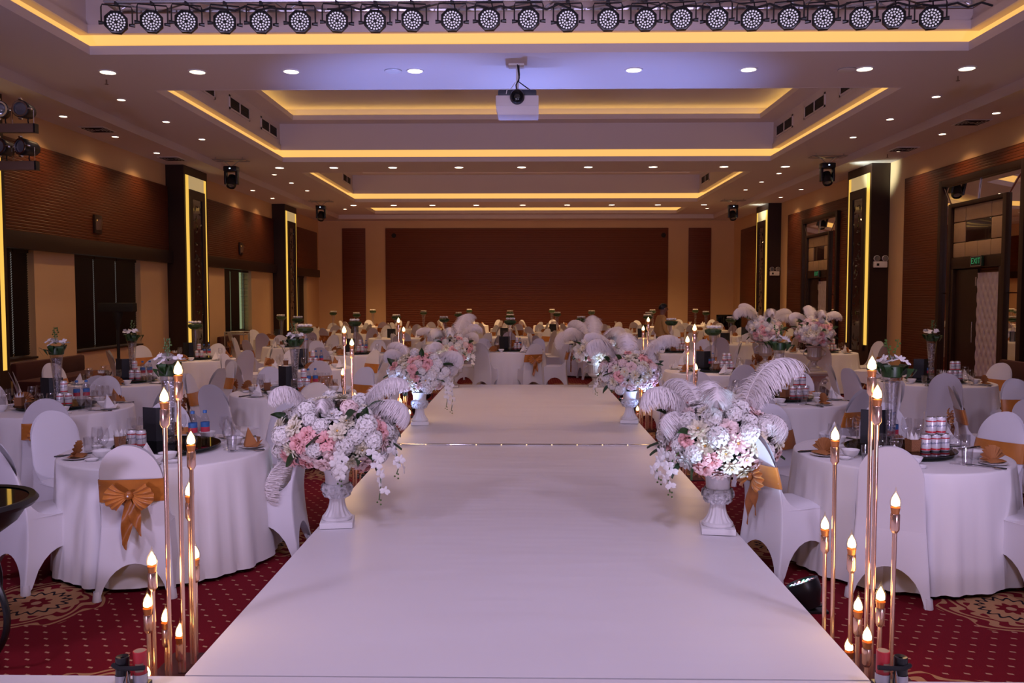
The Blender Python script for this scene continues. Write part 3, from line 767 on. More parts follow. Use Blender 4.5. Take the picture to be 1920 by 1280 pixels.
# ---- par can stands at both ends of the stage front
def par_stand(s, x, y, label):
    st = thing('par_can_stand', label, 'light stand', (x + s * 0.75, y, 0))
    MB().tube([(0, 0, 0.5), (0, 0, 4.5)], 0.025, 10).build('mast', 'black', st)
    for k in range(3):
        a = 2 * PI * k / 3 + 0.5
        MB().tube([(0, 0, 0.75), (0.55 * math.cos(a), 0.55 * math.sin(a), 0.015)], 0.016, 6).build('leg', 'black', st)
    for zb in (3.97, 3.50):
        MB().bbox(-0.8, 0.8, -0.04, 0.04, zb - 0.055, zb + 0.055, 0.006).build('cross_bar', 'bar_bronze', st)
        for e in (-0.8, 0.8): MB().box(e - 0.012, e + 0.012, -0.042, 0.042, zb - 0.057, zb + 0.057).build('bar_cap', 'black', st, False)
        for k in range(5):
            xc = -s * 0.8 + s * (0.16 + k * 0.29)
            tilt = random.uniform(-25, 25); M = Matrix.Translation((xc, -0.01, zb + 0.235)) @ Matrix.Rotation(R_(tilt), 4, 'Z')
            can = MB().lathe([(0.06, 0.2), (0.09, 0.16), (0.108, 0.0), (0.112, -0.03), (0.108, -0.05), (0.09, -0.05)], 20).xf(M @ Matrix.Rotation(-PI / 2, 4, 'X')).build('par_can', 'black', st)
            MB().lathe([(0.1, -0.045), (0.1, -0.06), (0.08, -0.06), (0.08, -0.045)], 20).xf(M @ Matrix.Rotation(-PI / 2, 4, 'X')).build('lens_ring', 'chrome', can)
            MB().ball((0, 0, -0.03), (0.09, 0.09, 0.018), 16, 8).xf(M @ Matrix.Rotation(-PI / 2, 4, 'X')).build('lens', 'par_glass', can)
            for a in range(4):
                an = a * PI / 2
                MB().bbox(-0.02, 0.02, -0.02, 0.02, -0.012, 0.012, 0.004).xf(M @ Matrix.Translation((0.122 * math.cos(an), -0.04, 0.122 * math.sin(an)))).build('clip', 'chrome', can)
            MB().tube([(xc - 0.135, 0, zb + 0.235), (xc - 0.135, 0, zb + 0.06), (xc + 0.135, 0, zb + 0.06), (xc + 0.135, 0, zb + 0.235)], 0.006, 6).build('yoke', 'chrome', st)
            MB().tube([(xc, 0.12, zb + 0.2), (xc + 0.05, 0.02, zb + 0.1), (xc + 0.07, 0.0, zb + 0.05)], 0.008, 6).build('cable', 'black_matte', st)
par_stand(-1, -6.27, 10.6, 'rack of chrome-ringed par cans on bars, window side of the hall')
par_stand(1, 6.32, 10.6, 'rack of chrome-ringed par cans on bars, door side of the hall')

# ================================================================== STAGE AND RUNWAY
RW, RH, RY0, RJ, RY1 = 1.47, 0.20, 3.48, 9.08, 15.37
def deck(name, x0, x1, y0, y1, h, label, cat, wob=0.004):
    """vinyl covered platform with softly rounded edges and a gathered skirt"""
    d = thing(name, label, cat, ((x0 + x1) / 2, (y0 + y1) / 2, 0))
    hx, hy = (x1 - x0) / 2, (y1 - y0) / 2
    nx, ny = 24, max(12, int((y1 - y0) * 6)); rnd = random.Random(int(y0 * 10))
    ph = [rnd.uniform(0, 6) for _ in range(6)]
    def top(u, v):
        x, y = -hx + 2 * hx * u, -hy + 2 * hy * v
        e = min(u, 1 - u, v * hy / hx, (1 - v) * hy / hx)
        z = h + wob * (math.sin(y * 2.3 + ph[0] + x * 0.7) * 0.5 + math.sin(y * 5.1 - x * 1.3 + ph[1]) * 0.3) * min(1, e * 12)
        return (x, y, z)
    mbt = MB().grid(top, nx, ny); mbt.build('vinyl_top', 'vinyl', d, True, 80)
    sk = MB()
    def side(p0, p1, n):
        def f(u, v):
            x = p0[0] + (p1[0] - p0[0]) * u; y = p0[1] + (p1[1] - p0[1]) * u
            nx_, ny_ = (p1[1] - p0[1]), -(p1[0] - p0[0]); l = math.hypot(nx_, ny_)
            k = 0.006 * math.sin(u * l * 11 + ph[2]) * v
            return (x + nx_ / l * k, y + ny_ / l * k, h * (1 - v))
        sk.grid(f, n, 3)
    side((-hx, -hy), (hx, -hy), 20); side((hx, -hy), (hx, hy), ny); side((hx, hy), (-hx, hy), 20); side((-hx, hy), (-hx, -hy), ny)
    sk.build('skirt', 'vinyl', d, True, 60)
    return d
deck('runway_section', -RW, RW, RY0 + 0.012, RJ - 0.006, RH, 'wide white vinyl runway section nearest the stage', 'runway')
deck('runway_section', -RW, RW, RJ + 0.006, RY1, RH + 0.012, 'white vinyl runway section ending at the tables', 'runway')
jt = thing('joint_strip', 'thin shiny strip across the joint of the two runway sections', 'strip', (0, RJ, RH))
MB().bbox(-RW, RW, -0.018, 0.018, 0.0, 0.02, 0.005).build('metal_strip', 'chrome', jt)
for k in range(11):
    MB().ball((-RW + 0.1 + k * 0.277, -0.018, 0.013), 0.007, 8, 6).build('strip_bulb', 'flame_glow', jt)
deck('main_stage', -5.2, 5.2, -3.6, RY0, RH, 'low white covered main stage in front of the runway', 'stage')

# ================================================================== FLOWERS, FEATHERS AND URNS
def petal(L, W, cup, curl, M, mb, n=3, ruff=0.0, rnd=random):
    ph = rnd.uniform(0, 6)
    def f(u, v):
        x = (u - 0.5) * W * math.sin(PI * (0.12 + 0.80 * v)) * 1.05
        a = v * curl
        y = L * (math.sin(a) / max(curl, 1e-3)) if curl else L * v
        z = -L * ((1 - math.cos(a)) / max(curl, 1e-3)) + cup * (abs(u - 0.5) * 2) ** 2 * W
        z += ruff * math.sin(u * 9 + ph) * v
        return M @ Vector((x, y, z))
    mb.grid(f, n, n)

def rose_mesh(m, seed):
    mb = MB(); rnd = random.Random(seed)
    for ringi, (n, rad, tilt, L) in enumerate(((3, 0.10, 88, 0.55), (4, 0.22, 80, 0.62), (5, 0.36, 66, 0.68), (6, 0.48, 44, 0.72))):
        for k in range(n):
            a = 2 * PI * (k + 0.5 * ringi) / n + rnd.uniform(-0.15, 0.15)
            M = Matrix.Rotation(a, 4, 'Z') @ Matrix.Translation((0, rad * 0.55, -0.35 + 0.03 * ringi)) @ Matrix.Rotation(R_(tilt), 4, 'X')
            petal(L * 1.15, 0.62 + 0.10 * ringi, -0.25, 0.75 + 0.25 * ringi, M, mb, 3, 0.02, rnd)
    return mb.mesh('rose', m, True, 60)

def peony_mesh(m, seed):
    mb = MB(); rnd = random.Random(seed)
    for ringi, (n, tilt, L) in enumerate(((5, 80, 0.55), (7, 58, 0.75), (8, 34, 0.95), (8, 12, 1.0))):
        for k in range(n):
            a = 2 * PI * (k + 0.5 * ringi) / n + rnd.uniform(-0.2, 0.2)
            M = Matrix.Rotation(a, 4, 'Z') @ Matrix.Translation((0, 0.06, -0.22)) @ Matrix.Rotation(R_(tilt + rnd.uniform(-8, 8)), 4, 'X')
            petal(L, 0.52, -0.16, 0.5, M, mb, 3, 0.05, rnd)
    return mb.mesh('peony', m, True, 60)

def hydrangea_mesh(m, seed):
    mb = MB(); rnd = random.Random(seed); N = 46
    for i in range(N):
        z = 1 - 1.45 * (i + 0.5) / N; ph = i * 2.39996; r = math.sqrt(max(0, 1 - z * z))
        nrm = Vector((r * math.cos(ph), r * math.sin(ph), z)); q = Vector((0, 0, 1)).rotation_difference(nrm).to_matrix().to_4x4()
        base = Matrix.Translation(nrm * (0.72 + rnd.uniform(-0.06, 0.10)) + Vector((0, 0, -0.15))) @ q @ Matrix.Rotation(rnd.uniform(0, 2), 4, 'Z')
        for k in range(4):
            M = base @ Matrix.Rotation(k * PI / 2, 4, 'Z')
            w_ = 0.115
            vs = [(0, 0.0, 0), (w_, 0.13, 0.05), (0.04, 0.26, 0.02 + rnd.uniform(-0.05, 0.05)), (-w_, 0.13, 0.05)]
            mb.add([M @ Vector(v) for v in vs], [(0, 1, 2, 3)])
    mb.ball((0, 0, -0.15), 0.70, 12, 8)
    return mb.mesh('hydrangea', m, False)

def leaf_mesh(m):
    mb = MB()
    mb.grid(lambda u, v: ((u - 0.5) * 0.6 * math.sin(PI * min(1, v * 1.02)) ** 0.8, v * 1.2, 0.12 * abs(u - 0.5) * 2 - 0.25 * v * v), 2, 5)
    return mb.mesh('leaf', m, True)

def feather_mesh(seed, curl=2.3, bushy=1.0):
    """ostrich plume: curled quill with drooping barbs, length about one"""
    rnd = random.Random(seed); mb = MB(); K = 44
    pts, ang = [], []
    p = Vector((0, 0, 0)); 
    for i in range(K + 1):
        t = i / K; a = 0.12 + curl * t ** 1.9
        pts.append(p.copy()); ang.append(a); p = p + Vector((math.sin(a), 0, math.cos(a))) / K
    mb.tube(pts[::4], [0.010 - 0.008 * (i / (len(pts[::4]) - 1)) for i in range(len(pts[::4]))], 5)
    for i in range(int(520 * bushy)):
        t = 0.10 + 0.90 * (i / (520 * bushy)); fi = t * K; k = min(int(fi), K - 1)
        c = pts[k].lerp(pts[k + 1], fi - k); a = ang[k]
        T = Vector((math.sin(a), 0, math.cos(a))); Nn = Vector((math.cos(a), 0, -math.sin(a)))
        L = (0.10 + 0.20 * math.sin(PI * min(1, t * 0.86)) ** 0.7) * rnd.uniform(0.8, 1.15)
        for sd in (-1, 1):
            d = (Vector((0, sd, 0)) * rnd.uniform(0.55, 0.95) + T * rnd.uniform(0.15, 0.6) + Nn * rnd.uniform(-0.25, 0.75)).normalized()
            q = c.copy(); w_ = Vector((T.x, 0, T.z)) * 0.0075; prev = None; vs = []
            for sg in range(5):
                f = sg / 4
                vs += [q - w_ * (1 - 0.75 * f), q + w_ * (1 - 0.75 * f)]
                d = (d + Vector((0, 0, -0.34)) + Vector((rnd.uniform(-.05, .05), rnd.uniform(-.05, .05), 0))).normalized()
                q = q + d * (L / 4)
            mb.add(vs, [(2 * j, 2 * j + 1, 2 * j + 3, 2 * j + 2) for j in range(4)])
    return mb.mesh('feather', 'feather', True, 80)

BL = {'rose': [rose_mesh('fl_pink', 1), rose_mesh('fl_blush', 2)], 'peony': [peony_mesh('fl_cream', 3), peony_mesh('fl_white', 4), peony_mesh('fl_blush', 5)],
      'hydrangea': [hydrangea_mesh('fl_white', 6), hydrangea_mesh('fl_white', 7), hydrangea_mesh('fl_blush', 8)]}
LEAF = leaf_mesh('leaf'); HEART = MB().ball((0, 0, 0.02), (0.12, 0.12, 0.08), 8, 5).mesh('heart', 'fl_heart')
FEA = [feather_mesh(1, 2.5), feather_mesh(2, 1.7), feather_mesh(3, 3.0)]

def orchid_mesh():
    mb = MB(); rnd = random.Random(4)
    for k, (a, L, W) in enumerate(((90, .9, .5), (215, .9, .5), (325, .9, .5), (180, .95, .85), (0, .95, .85))):
        M = Matrix.Rotation(R_(a - 90), 4, 'Z') @ Matrix.Rotation(R_(12), 4, 'X')
        petal(L, W, -0.1, 0.4, M, mb, 3, 0.03, rnd)
    return mb.mesh('orchid_blossom', 'fl_white', True, 70)
ORCH = orchid_mesh()

def arrangement(loc, label, seed, feathers, orchids=(), rx=0.40, rz=0.27, n=92, br=0.072):
    rnd = random.Random(seed)
    a = thing('flower_arrangement', label, 'flowers', loc)
    c = Vector((0, 0, rz * 0.95))
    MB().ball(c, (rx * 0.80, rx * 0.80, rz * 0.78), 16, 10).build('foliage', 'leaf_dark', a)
    for i in range(n):
        z = 1 - 1.8 * (i + 0.5) / n; ph = i * 2.39996 + seed; r = math.sqrt(max(0, 1 - z * z))
        nv = Vector((r * math.cos(ph), r * math.sin(ph), z))
        p = c + Vector((nv.x * rx, nv.y * rx, nv.z * rz)) * rnd.uniform(0.90, 1.06)
        nn = Vector((nv.x / rx, nv.y / rx, nv.z / rz)).normalized()
        kind = rnd.choices(('hydrangea', 'peony', 'rose'), (0.42, 0.34, 0.24))[0]
        me = rnd.choice(BL[kind])
        if kind != 'rose' and rnd.random() < 0.45: me = BL[kind][0]
        s = br * {'hydrangea': 1.15, 'peony': 0.95, 'rose': 0.95}[kind] * rnd.uniform(0.85, 1.15)
        q = Vector((0, 0, 1)).rotation_difference(nn)
        rot = (q.to_matrix() @ Matrix.Rotation(rnd.uniform(0, 6), 3, 'Z')).to_euler()
        o = link(kind, me, a, p, rot, s)
        if kind == 'peony': link('flower_heart', HEART, o)
    for i in range(16):
        z = rnd.uniform(-0.7, 0.9); ph = rnd.uniform(0, 2 * PI); r = math.sqrt(1 - z * z)
        nv = Vector((r * math.cos(ph), r * math.sin(ph), z))
        p = c + Vector((nv.x * rx, nv.y * rx, nv.z * rz)) * 0.9
        q = Vector((0, 1, 0)).rotation_difference((nv + Vector((rnd.uniform(-.6, .6), rnd.uniform(-.6, .6), rnd.uniform(-.4, .4)))).normalized())
        link('leaf', LEAF, a, p, q.to_euler(), 0.12)
    for az, tilt, zz, sc, v in feathers:
        # az: direction it curls to, tilt: lean from vertical, zz: relative height of its foot
        d = Vector((math.cos(R_(az)), math.sin(R_(az)), 0))
        p = c + d * rx * 0.45 * (1 if zz > 0 else 1.7) + Vector((0, 0, rz * zz))
        M = Matrix.Rotation(R_(az), 3, 'Z') @ Matrix.Rotation(R_(tilt), 3, 'Y')
        link('feather', FEA[v], a, p, M.to_euler(), sc)
    for az, dz in orchids:
        d = Vector((math.cos(R_(az)), math.sin(R_(az)), 0))
        pts = [c + d * rx * 0.95 + Vector((0, 0, -rz * 0.2))]
        for j in range(1, 8):
            pts.append(pts[0] + d * (0.10 * math.sin(j / 7 * 2.2)) + Vector((0, 0, -dz * (j / 7) ** 1.4)))
        st = MB().tube(pts, 0.004, 5).build('orchid_stem', 'leaf_stripe', a)
        for j in range(1, 7):
            nn = (d + Vector((rnd.uniform(-.7, .7), rnd.uniform(-.9, .1), rnd.uniform(-.1, .3)))).normalized()
            link('orchid_blossom', ORCH, st, pts[j] + nn * 0.015 + Vector((rnd.uniform(-.03, .03), 0, 0)), Vector((0, 0, 1)).rotation_difference(nn).to_euler(), 0.045 * (1.1 - j * 0.04))
        bd = MB()
        for j in range(3): bd.ball(pts[-1] + Vector((0.012 * (-1) ** j, 0, -0.015 * j)), 0.007, 6, 4)
        bd.build('orchid_bud', 'leaf_stripe', st)
    return a

RREL = rose_mesh('urn_relief', 11)
def urn_rose(loc, label, rz=0.0):
    u = thing('rose_urn', label, 'urn', loc, rz)
    MB().bbox(-0.115, 0.115, -0.115, 0.115, 0, 0.042, 0.006).build('plinth', 'urn_white', u)
    MB().lathe([(0.1, 0.042), (0.108, 0.052), (0.106, 0.066), (0.092, 0.075)], 32).build('foot_ring', 'urn_white', u)
    fl = lambda a, t: 1 + 0.055 * math.cos(a * 14) * (0.3 + 0.7 * math.sin(PI * min(1, t + 0.15)))
    MB().lathe([(0.095, 0.074), (0.078, 0.095), (0.062, 0.125), (0.054, 0.16), (0.052, 0.19), (0.056, 0.205)], 112, flute=fl).build('fluted_stem', 'urn_white', u)
    bw = MB().lathe([(0.055, 0.20), (0.085, 0.215), (0.104, 0.25), (0.105, 0.285), (0.09, 0.305)], 32).build('bowl', 'urn_relief', u)
    for row, (z, r, nn) in enumerate(((0.232, 0.094, 9), (0.272, 0.106, 9))):
        for k in range(nn):
            a = 2 * PI * (k + 0.5 * row) / nn
            nv = Vector((math.cos(a), math.sin(a), -0.25 if row == 0 else 0.1)).normalized()
            link('relief_rose', RREL, bw, (r * math.cos(a), r * math.sin(a), z), Vector((0, 0, 1)).rotation_difference(nv).to_euler(), 0.033)
    MB().lathe([(0.084, 0.295), (0.082, 0.33), (0.086, 0.37), (0.10, 0.41), (0.095, 0.412), (0.08, 0.37)], 32).build('neck', 'urn_white', u)
    return u

def urn_fluted(loc, label, s=1.0, m='urn_silver'):
    u = thing('fluted_urn', label, 'urn', loc); u.scale = (s, s, s)
    MB().bbox(-0.12, 0.12, -0.12, 0.12, 0, 0.04, 0.006).build('plinth', m, u)
    MB().lathe([(0.10, 0.04), (0.104, 0.055), (0.08, 0.075), (0.045, 0.10), (0.04, 0.14), (0.06, 0.16), (0.05, 0.175)], 28).build('foot', m, u)
    MB().lathe([(0.05, 0.17), (0.10, 0.19), (0.125, 0.22), (0.13, 0.245)], 28).build('bowl_base', m, u)
    MB().lathe([(0.118, 0.24), (0.112, 0.27), (0.11, 0.34), (0.115, 0.41)], 96, flute=lambda a, t: 1 + 0.05 * abs(math.sin(a * 9))).build('fluted_body', m, u)
    MB().lathe([(0.118, 0.40), (0.15, 0.42), (0.152, 0.435), (0.13, 0.44)], 28).build('rim', m, u)
    for k in range(2):
        a = k * PI
        MB().tube([(0.12 * math.cos(a), 0, 0.25), (0.18 * math.cos(a), 0, 0.27), (0.19 * math.cos(a), 0, 0.33), (0.13 * math.cos(a), 0, 0.38)], 0.012, 6).build('handle', m, u)
    return u

# floor LED pars that uplight each urn
def uplight(loc, aim, label, power, color, cone=62):
    p = thing('floor_par_light', label, 'stage light', loc)
    M = Matrix.Translation((0, 0, 0.165)) @ Vector((0, -1, 0)).rotation_difference((Vector(aim) - Vector(loc)).normalized()).to_matrix().to_4x4()
    h = MB().lathe([(0.001, 0.15), (0.06, 0.15), (0.075, 0.11), (0.11, 0.05), (0.118, 0.0), (0.118, -0.03), (0.104, -0.035), (0.10, -0.015), (0.001, -0.012)], 16).xf(M @ Matrix.Rotation(-PI / 2, 4, 'X')).build('housing', 'black', p)
    for ci, mm in enumerate(('led_blue', 'led_green', 'led_red', 'led_lens')):
        lc = MB(); idx = 0
        for rr, n in ((0.0, 1), (0.03, 6), (0.058, 12), (0.084, 16)):
            for i in range(n):
                if idx % 4 == ci:
                    x, z = rr * math.cos(2 * PI * i / n + rr * 9), rr * math.sin(2 * PI * i / n + rr * 9)
                    lc.add([(x + 0.011 * math.cos(2 * PI * j / 7), -0.02, z + 0.011 * math.sin(2 * PI * j / 7)) for j in range(7)] + [(x, -0.026, z)], [(j, (j + 1) % 7, 7) for j in range(7)])
                idx += 1
        lc.xf(M).build('lens_cluster', mm, h)
    MB().tube([(-0.14, 0.0, 0.165), (-0.14, 0.0, 0.02), (0.14, 0.0, 0.02), (0.14, 0.0, 0.165)], 0.009, 6).build('yoke', 'black', p)
    MB().bbox(-0.15, 0.15, -0.09, 0.09, 0, 0.02, 0.005).build('floor_bracket', 'black', p)
    p.scale = (0.85,) * 3
    fwd = (Vector(aim) - Vector(loc)).normalized()
    spot('par_beam', Vector((0, 0, 0.165)) + fwd * 0.06, Vector((0, 0, 0.165)) + fwd * 2, power, color, cone, 0.9, 0.08, p)

URNS = [  # pixel of the plinth, kind, feathers, orchids, words
    (622, 984, 'rose', [(205, 18, .75, .40, 0), (20, 25, .8, .42, 1), (0, 48, .65, .46, 0), (265, 10, .7, .26, 2), (200, 115, -.45, .42, 1)], [(-40, .34), (-15, .20), (-75, .18)], 'the window-side urn nearest the stage'),
    (1345, 996, 'rose', [(180, 20, .6, .50, 0), (200, 45, .5, .40, 2), (255, 15, .8, .42, 0), (15, 10, .7, .62, 1), (330, 50, .5, .42, 2), (90, 10, .8, .34, 0), (120, 25, .7, .45, 1)], [(215, .26), (200, .2)], 'the door-side urn nearest the stage'),
    (785, 797, 'rose', [(180, 30, .7, .42, 2), (150, 20, .8, .45, 0), (0, 45, .7, .52, 0), (10, 60, .6, .5, 2), (60, 15, .8, .4, 0)], [(-20, .40), (-35, .34)], 'the middle window-side urn'),
    (1180, 794, 'rose', [(200, 20, .7, .62, 0), (170, 15, .8, .55, 1), (90, 5, .8, .55, 0), (10, 25, .8, .60, 1), (40, 35, .6, .48, 0)], [(190, .2)], 'the middle door-side urn'),
    (848, 727, 'fluted', [(180, 35, .8, .55, 1), (225, 20, .8, .5, 2), (20, 15, .8, .55, 0), (60, 10, .9, .68, 1), (0, 40, .8, .42, 0), (270, 15, .9, .45, 2)], [(-30, .22)], 'the window-side urn at the runway far end'),
    (1115, 726, 'fluted', [(180, 50, .8, .75, 0), (190, 30, .8, .62, 2), (90, 10, .9, .62, 1), (20, 30, .8, .6, 0), (340, 25, .8, .5, 2), (0, 50, .7, .45, 0), (140, 10, .9, .6, 0)], [], 'the door-side urn at the runway far end')]
for i, (px, py, kind, fe, orc, words) in enumerate(URNS):
    b = G(px, py, RH); far = b.y > RJ
    z = RH + (0.0125 if far else 0.0005)
    side = -1 if b.x < 0 else 1
    b.x = side * min(abs(b.x), RW - 0.125)
    if b.y > RY1 - 0.15: b.y = RY1 - 0.15
    if kind == 'rose':
        urn_rose((b.x, b.y, z + 0.004), 'white plaster rose-band urn, ' + words, R_(-8) * side); top = 0.40
    else:
        urn_fluted((b.x, b.y, z + 0.004), 'fluted silvery urn, ' + words, 1.0); top = 0.425
    arrangement((b.x, b.y, z + top), 'white and pink flowers with feathers in ' + words, 20 + i, fe, orc, 0.40 if i < 2 else 0.38, 0.26, 92)
    pw = PAR_W * (4.5, 1.6, 1.3, 1.0, 1.3, 1.3)[i]
    L = Vector((side * (1.63 if i == 1 else 1.62 if i == 0 else 1.75), b.y + (2.5, -0.92, -0.35, -0.35, -0.35, -0.35)[i], 0))
    uplight(L, (b.x - side * (-0.30, 0.12, 0.1, 0.1, 0.3, 0.3)[i], b.y + (0.1, -0.62, 0.05, 0.1, 0.0, 0.0)[i], z + (0.75, 0.85, 0.9, 0.9, 1.1, 1.1)[i]), 'black LED floor light beside %s' % words, pw, (0.38, 0.50, 1.0) if i in (2, 3) else (0.50, 0.68, 1.0), (36, 84, 62, 62, 62, 62)[i])
for side, wd in ((-1, 'window'), (1, 'door')):
    uplight((side * 1.64, 12.6 if side < 0 else 13.7, 0), (side * 1.55, 13.7, ZB), 'black LED floor light aimed at the projector beam, %s side of the runway' % wd, 950, (0.24, 0.34, 1.0), 60)

# two urns on carved pedestals by the door side
def pedestal(loc, label):
    p = thing('carved_pedestal', label, 'pedestal', loc)
    m = 'urn_silver'
    MB().bbox(-0.19, 0.19, -0.19, 0.19, 0, 0.07, 0.012).build('base', m, p)
    MB().lathe([(0.22, 0.07), (0.20, 0.10), (0.13, 0.15), (0.10, 0.24), (0.10, 0.34), (0.14, 0.42), (0.20, 0.46), (0.23, 0.50)], 4).xf(Matrix.Rotation(PI / 4, 4, 'Z')).build('shaft', m, p, True, 30)
    MB().bbox(-0.19, 0.19, -0.19, 0.19, 0.49, 0.52, 0.008).build('capital', m, p)
    MB().bbox(-0.22, 0.22, -0.22, 0.22, 0.52, 0.57, 0.012).build('top_slab', m, p)
    for k in range(4):
        a = PI / 4 + k * PI / 2
        pts = [(0.15 + 0.05 * math.cos(t) * (1 - t / 9), 0.40 + 0.05 * math.sin(t) * (1 - t / 9)) for t in [j * 0.6 for j in range(12)]]
        MB().tube([(r * math.cos(a) * 1.3, r * math.sin(a) * 1.3, z) for r, z in pts], 0.018, 6).build('scroll', m, p)
for (x, y, seed, fe, words) in ((4.95, 14.3, 41, [(180, 25, .8, .42, 0), (90, 5, .8, .42, 1), (10, 25, .8, .46, 0), (270, 10, .9, .4, 2)], 'the pedestal urn nearer the stage'),
                            (4.40, 15.3, 42, [(180, 25, .8, .62, 0), (150, 10, .8, .5, 1), (10, 20, .8, .5, 0), (0, 50, .8, .6, 0), (270, 10, .9, .42, 2)], 'the pedestal urn farther from the stage')):
    pedestal((x, y, 0), 'carved silvery pedestal under ' + words)
    urn_fluted((x, y, 0.571), 'fluted silvery urn, ' + words)
    arrangement((x, y, 0.571 + 0.425), 'pink and white flowers with pale plumes in ' + words, seed, fe, (), 0.30, 0.24, 84, 0.066)

# ================================================================== CANDLE LAMP CLUSTERS
def candle_cluster(cx, cy, poles, label, light=True):
    c = thing('candle_floor_lamp', label, 'floor lamp', (cx, cy, 0))
    ex = [max(abs(q[a] - (cx, cy)[a]) for q in poles) + 0.03 for a in (0, 1)]
    MB().bbox(-ex[0], ex[0], -ex[1], ex[1], 0, 0.012, 0.004).build('base_plate', 'base_red', c)
    for (x, y, z) in poles:
        top = Vector((x - cx, y - cy, z)); bot = Vector((top.x * 0.97, top.y * 0.97, 0.015))
        d = (top - bot).normalized()
        q = Vector((0, 0, 1)).rotation_difference(d).to_matrix().to_4x4()
        po = MB().tube([bot, top - d * 0.07], 0.0105, 10).build('pole', 'rose_gold', c)
        M = Matrix.Translation(top) @ q
        MB().lathe([(0.012, -0.085), (0.018, -0.075), (0.021, -0.07), (0.021, 0.0), (0.019, 0.004)], 16).xf(M).build('socket', 'rose_gold', po)
        MB().lathe([(0.017, 0.003), (0.021, 0.03), (0.022, 0.033)], 16).xf(M).build('bulb_collar', 'copper', po)
        MB().lathe([(0.021, 0.033), (0.0245, 0.05), (0.0235, 0.065), (0.018, 0.082), (0.009, 0.098), (0.004, 0.112), (0.0015, 0.128)], 16).xf(M).build('candle_bulb', 'bulb_glass', po)
        MB().lathe([(0.002, 0.036), (0.0185, 0.044), (0.0195, 0.058), (0.015, 0.076), (0.007, 0.09), (0.002, 0.10)], 12).xf(M).build('glowing_filament', 'bulb_core', po)
    if light:
        for k, hh in ((0.45, 1.2), (1.0, 0.5)):
            l = bpy.data.lights.new('candle_glow', 'POINT'); l.energy = CANDLE_W * k; l.color = (1.0, 0.62, 0.26); l.shadow_soft_size = 0.10
            o = bpy.data.objects.new('candle_glow', l); COL.objects.link(o); o.parent = c; o.location = (0, 0, hh)
    return c
def from_pix(pts):
    out = []
    for px, py, y in pts:
        d = Euler((PI / 2 - PITCH, 0, YAW)).to_matrix() @ Vector(((px - 960) / F_PX, -(py - 640) / F_PX, -1))
        t = y / d.y; out.append((d.x * t, y, CAM_H + d.z * t - 0.05))
    return out
LP = from_pix([(308, 748, 3.85), (334, 697, 3.92), (358, 828, 4.0), (355, 924, 4.02), (366, 1042, 4.12), (285, 1054, 3.80), (277, 1133, 3.78), (311, 1160, 3.86), (337, 1188, 3.92), (276, 1262, 3.72)])
candle_cluster(-1.70, 3.90, LP, 'cluster of gold candle-bulb poles beside the window-side runway edge, nearest the stage')
RP = from_pix([(1635, 688, 3.92), (1645, 742, 3.86), (1566, 820, 4.14), (1547, 987, 4.16), (1597, 1022, 4.0), (1679, 944, 3.80), (1651, 1120, 3.78), (1609, 1139, 3.86), (1626, 1195, 3.72), (1593, 1215, 4.0)])
candle_cluster(1.66, 3.92, RP, 'cluster of gold candle-bulb poles beside the door-side runway edge, nearest the stage')
GEN = [(0.03, -0.02, 1.46), (-0.03, 0.03, 1.34), (0.06, 0.05, 1.06), (-0.07, -0.05, 0.84), (0.09, -0.04, 0.66), (-0.05, 0.08, 0.52), (0.0, -0.09, 0.40), (0.10, 0.08, 0.30), (-0.1, 0.02, 0.24)]
for cx, cy, wd in ((-1.66, 7.75, 'second window-side candle cluster from the stage'), (-1.64, 10.95, 'third window-side candle cluster from the stage'),
                   (1.66, 8.35, 'second door-side candle cluster from the stage'), (1.64, 11.35, 'third door-side candle cluster from the stage')):
    candle_cluster(cx, cy, [(cx + (x if cx > 0 else -x), cy + y, z) for x, y, z in GEN], 'gold pole lamp with flame-shaped bulbs, ' + wd)

# ================================================================== FOREGROUND BITS
def fountain(px, py, flip, label):
    b = G(px, py, RH)
    b.y = min(b.y, RY0 - 0.05)
    f = thing('stage_fountain_pair', label, 'stage effect', (b.x, b.y, RH + 0.004))
    s = flip
    tubes = ((-0.034 * s, 0.012, 0.155, 'can_red'), (0.034 * s, 0.0, 0.135, 'black'))
    for x, y, h, m in tubes:
        MB().lathe([(0.030, 0.0), (0.030, 0.062)], 20, (x, y, 0)).build('silver_holder', 'alu', f)
        MB().lathe([(0.0275, 0.06), (0.0275, h), (0.025, h + 0.002), (0.018, h), (0.008, h - 0.004), (0.006, h - 0.02)], 20, (x, y, 0)).build('cartridge', m, f)
    MB().disc((-0.034 * s, 0.012, 0.1565), 0.025, 16).build('cartridge_cap', 'pad_beige', f, False)
    lb = MB().grid(lambda u, v: (-0.034 * s + 0.0281 * math.sin(-0.3 + u * 1.2), 0.012 - 0.0281 * math.cos(-0.3 + u * 1.2), 0.075 + v * 0.035), 6, 1); lb.build('paper_label', 'pad_beige', f)
    MB().tube([(-0.068 * s, -0.02, 0.098), (-0.034 * s, -0.023, 0.096), (0.034 * s, -0.034, 0.10), (0.068 * s, -0.01, 0.104)], 0.010, 8).build('strap', 'black_matte', f)
    MB().bbox(-0.07, 0.07, -0.032, 0.045, 0.0, 0.02, 0.004).build('bracket', 'black', f)
    for k in range(3): MB().tube([(0.0, -0.03, 0.09), (0.01 * k - 0.01, -0.037, 0.05), (0.02 * k - 0.02, -0.045, 0.0)], 0.002, 5).build('wire', ('black', 'copper', 'alu')[k], f)
fountain(246, 1292, -1, 'red and black stage fountain cartridges strapped together, window side of stage edge')
fountain(1672, 1292, 1, 'red and black stage fountain cartridges strapped together, door side of stage edge')

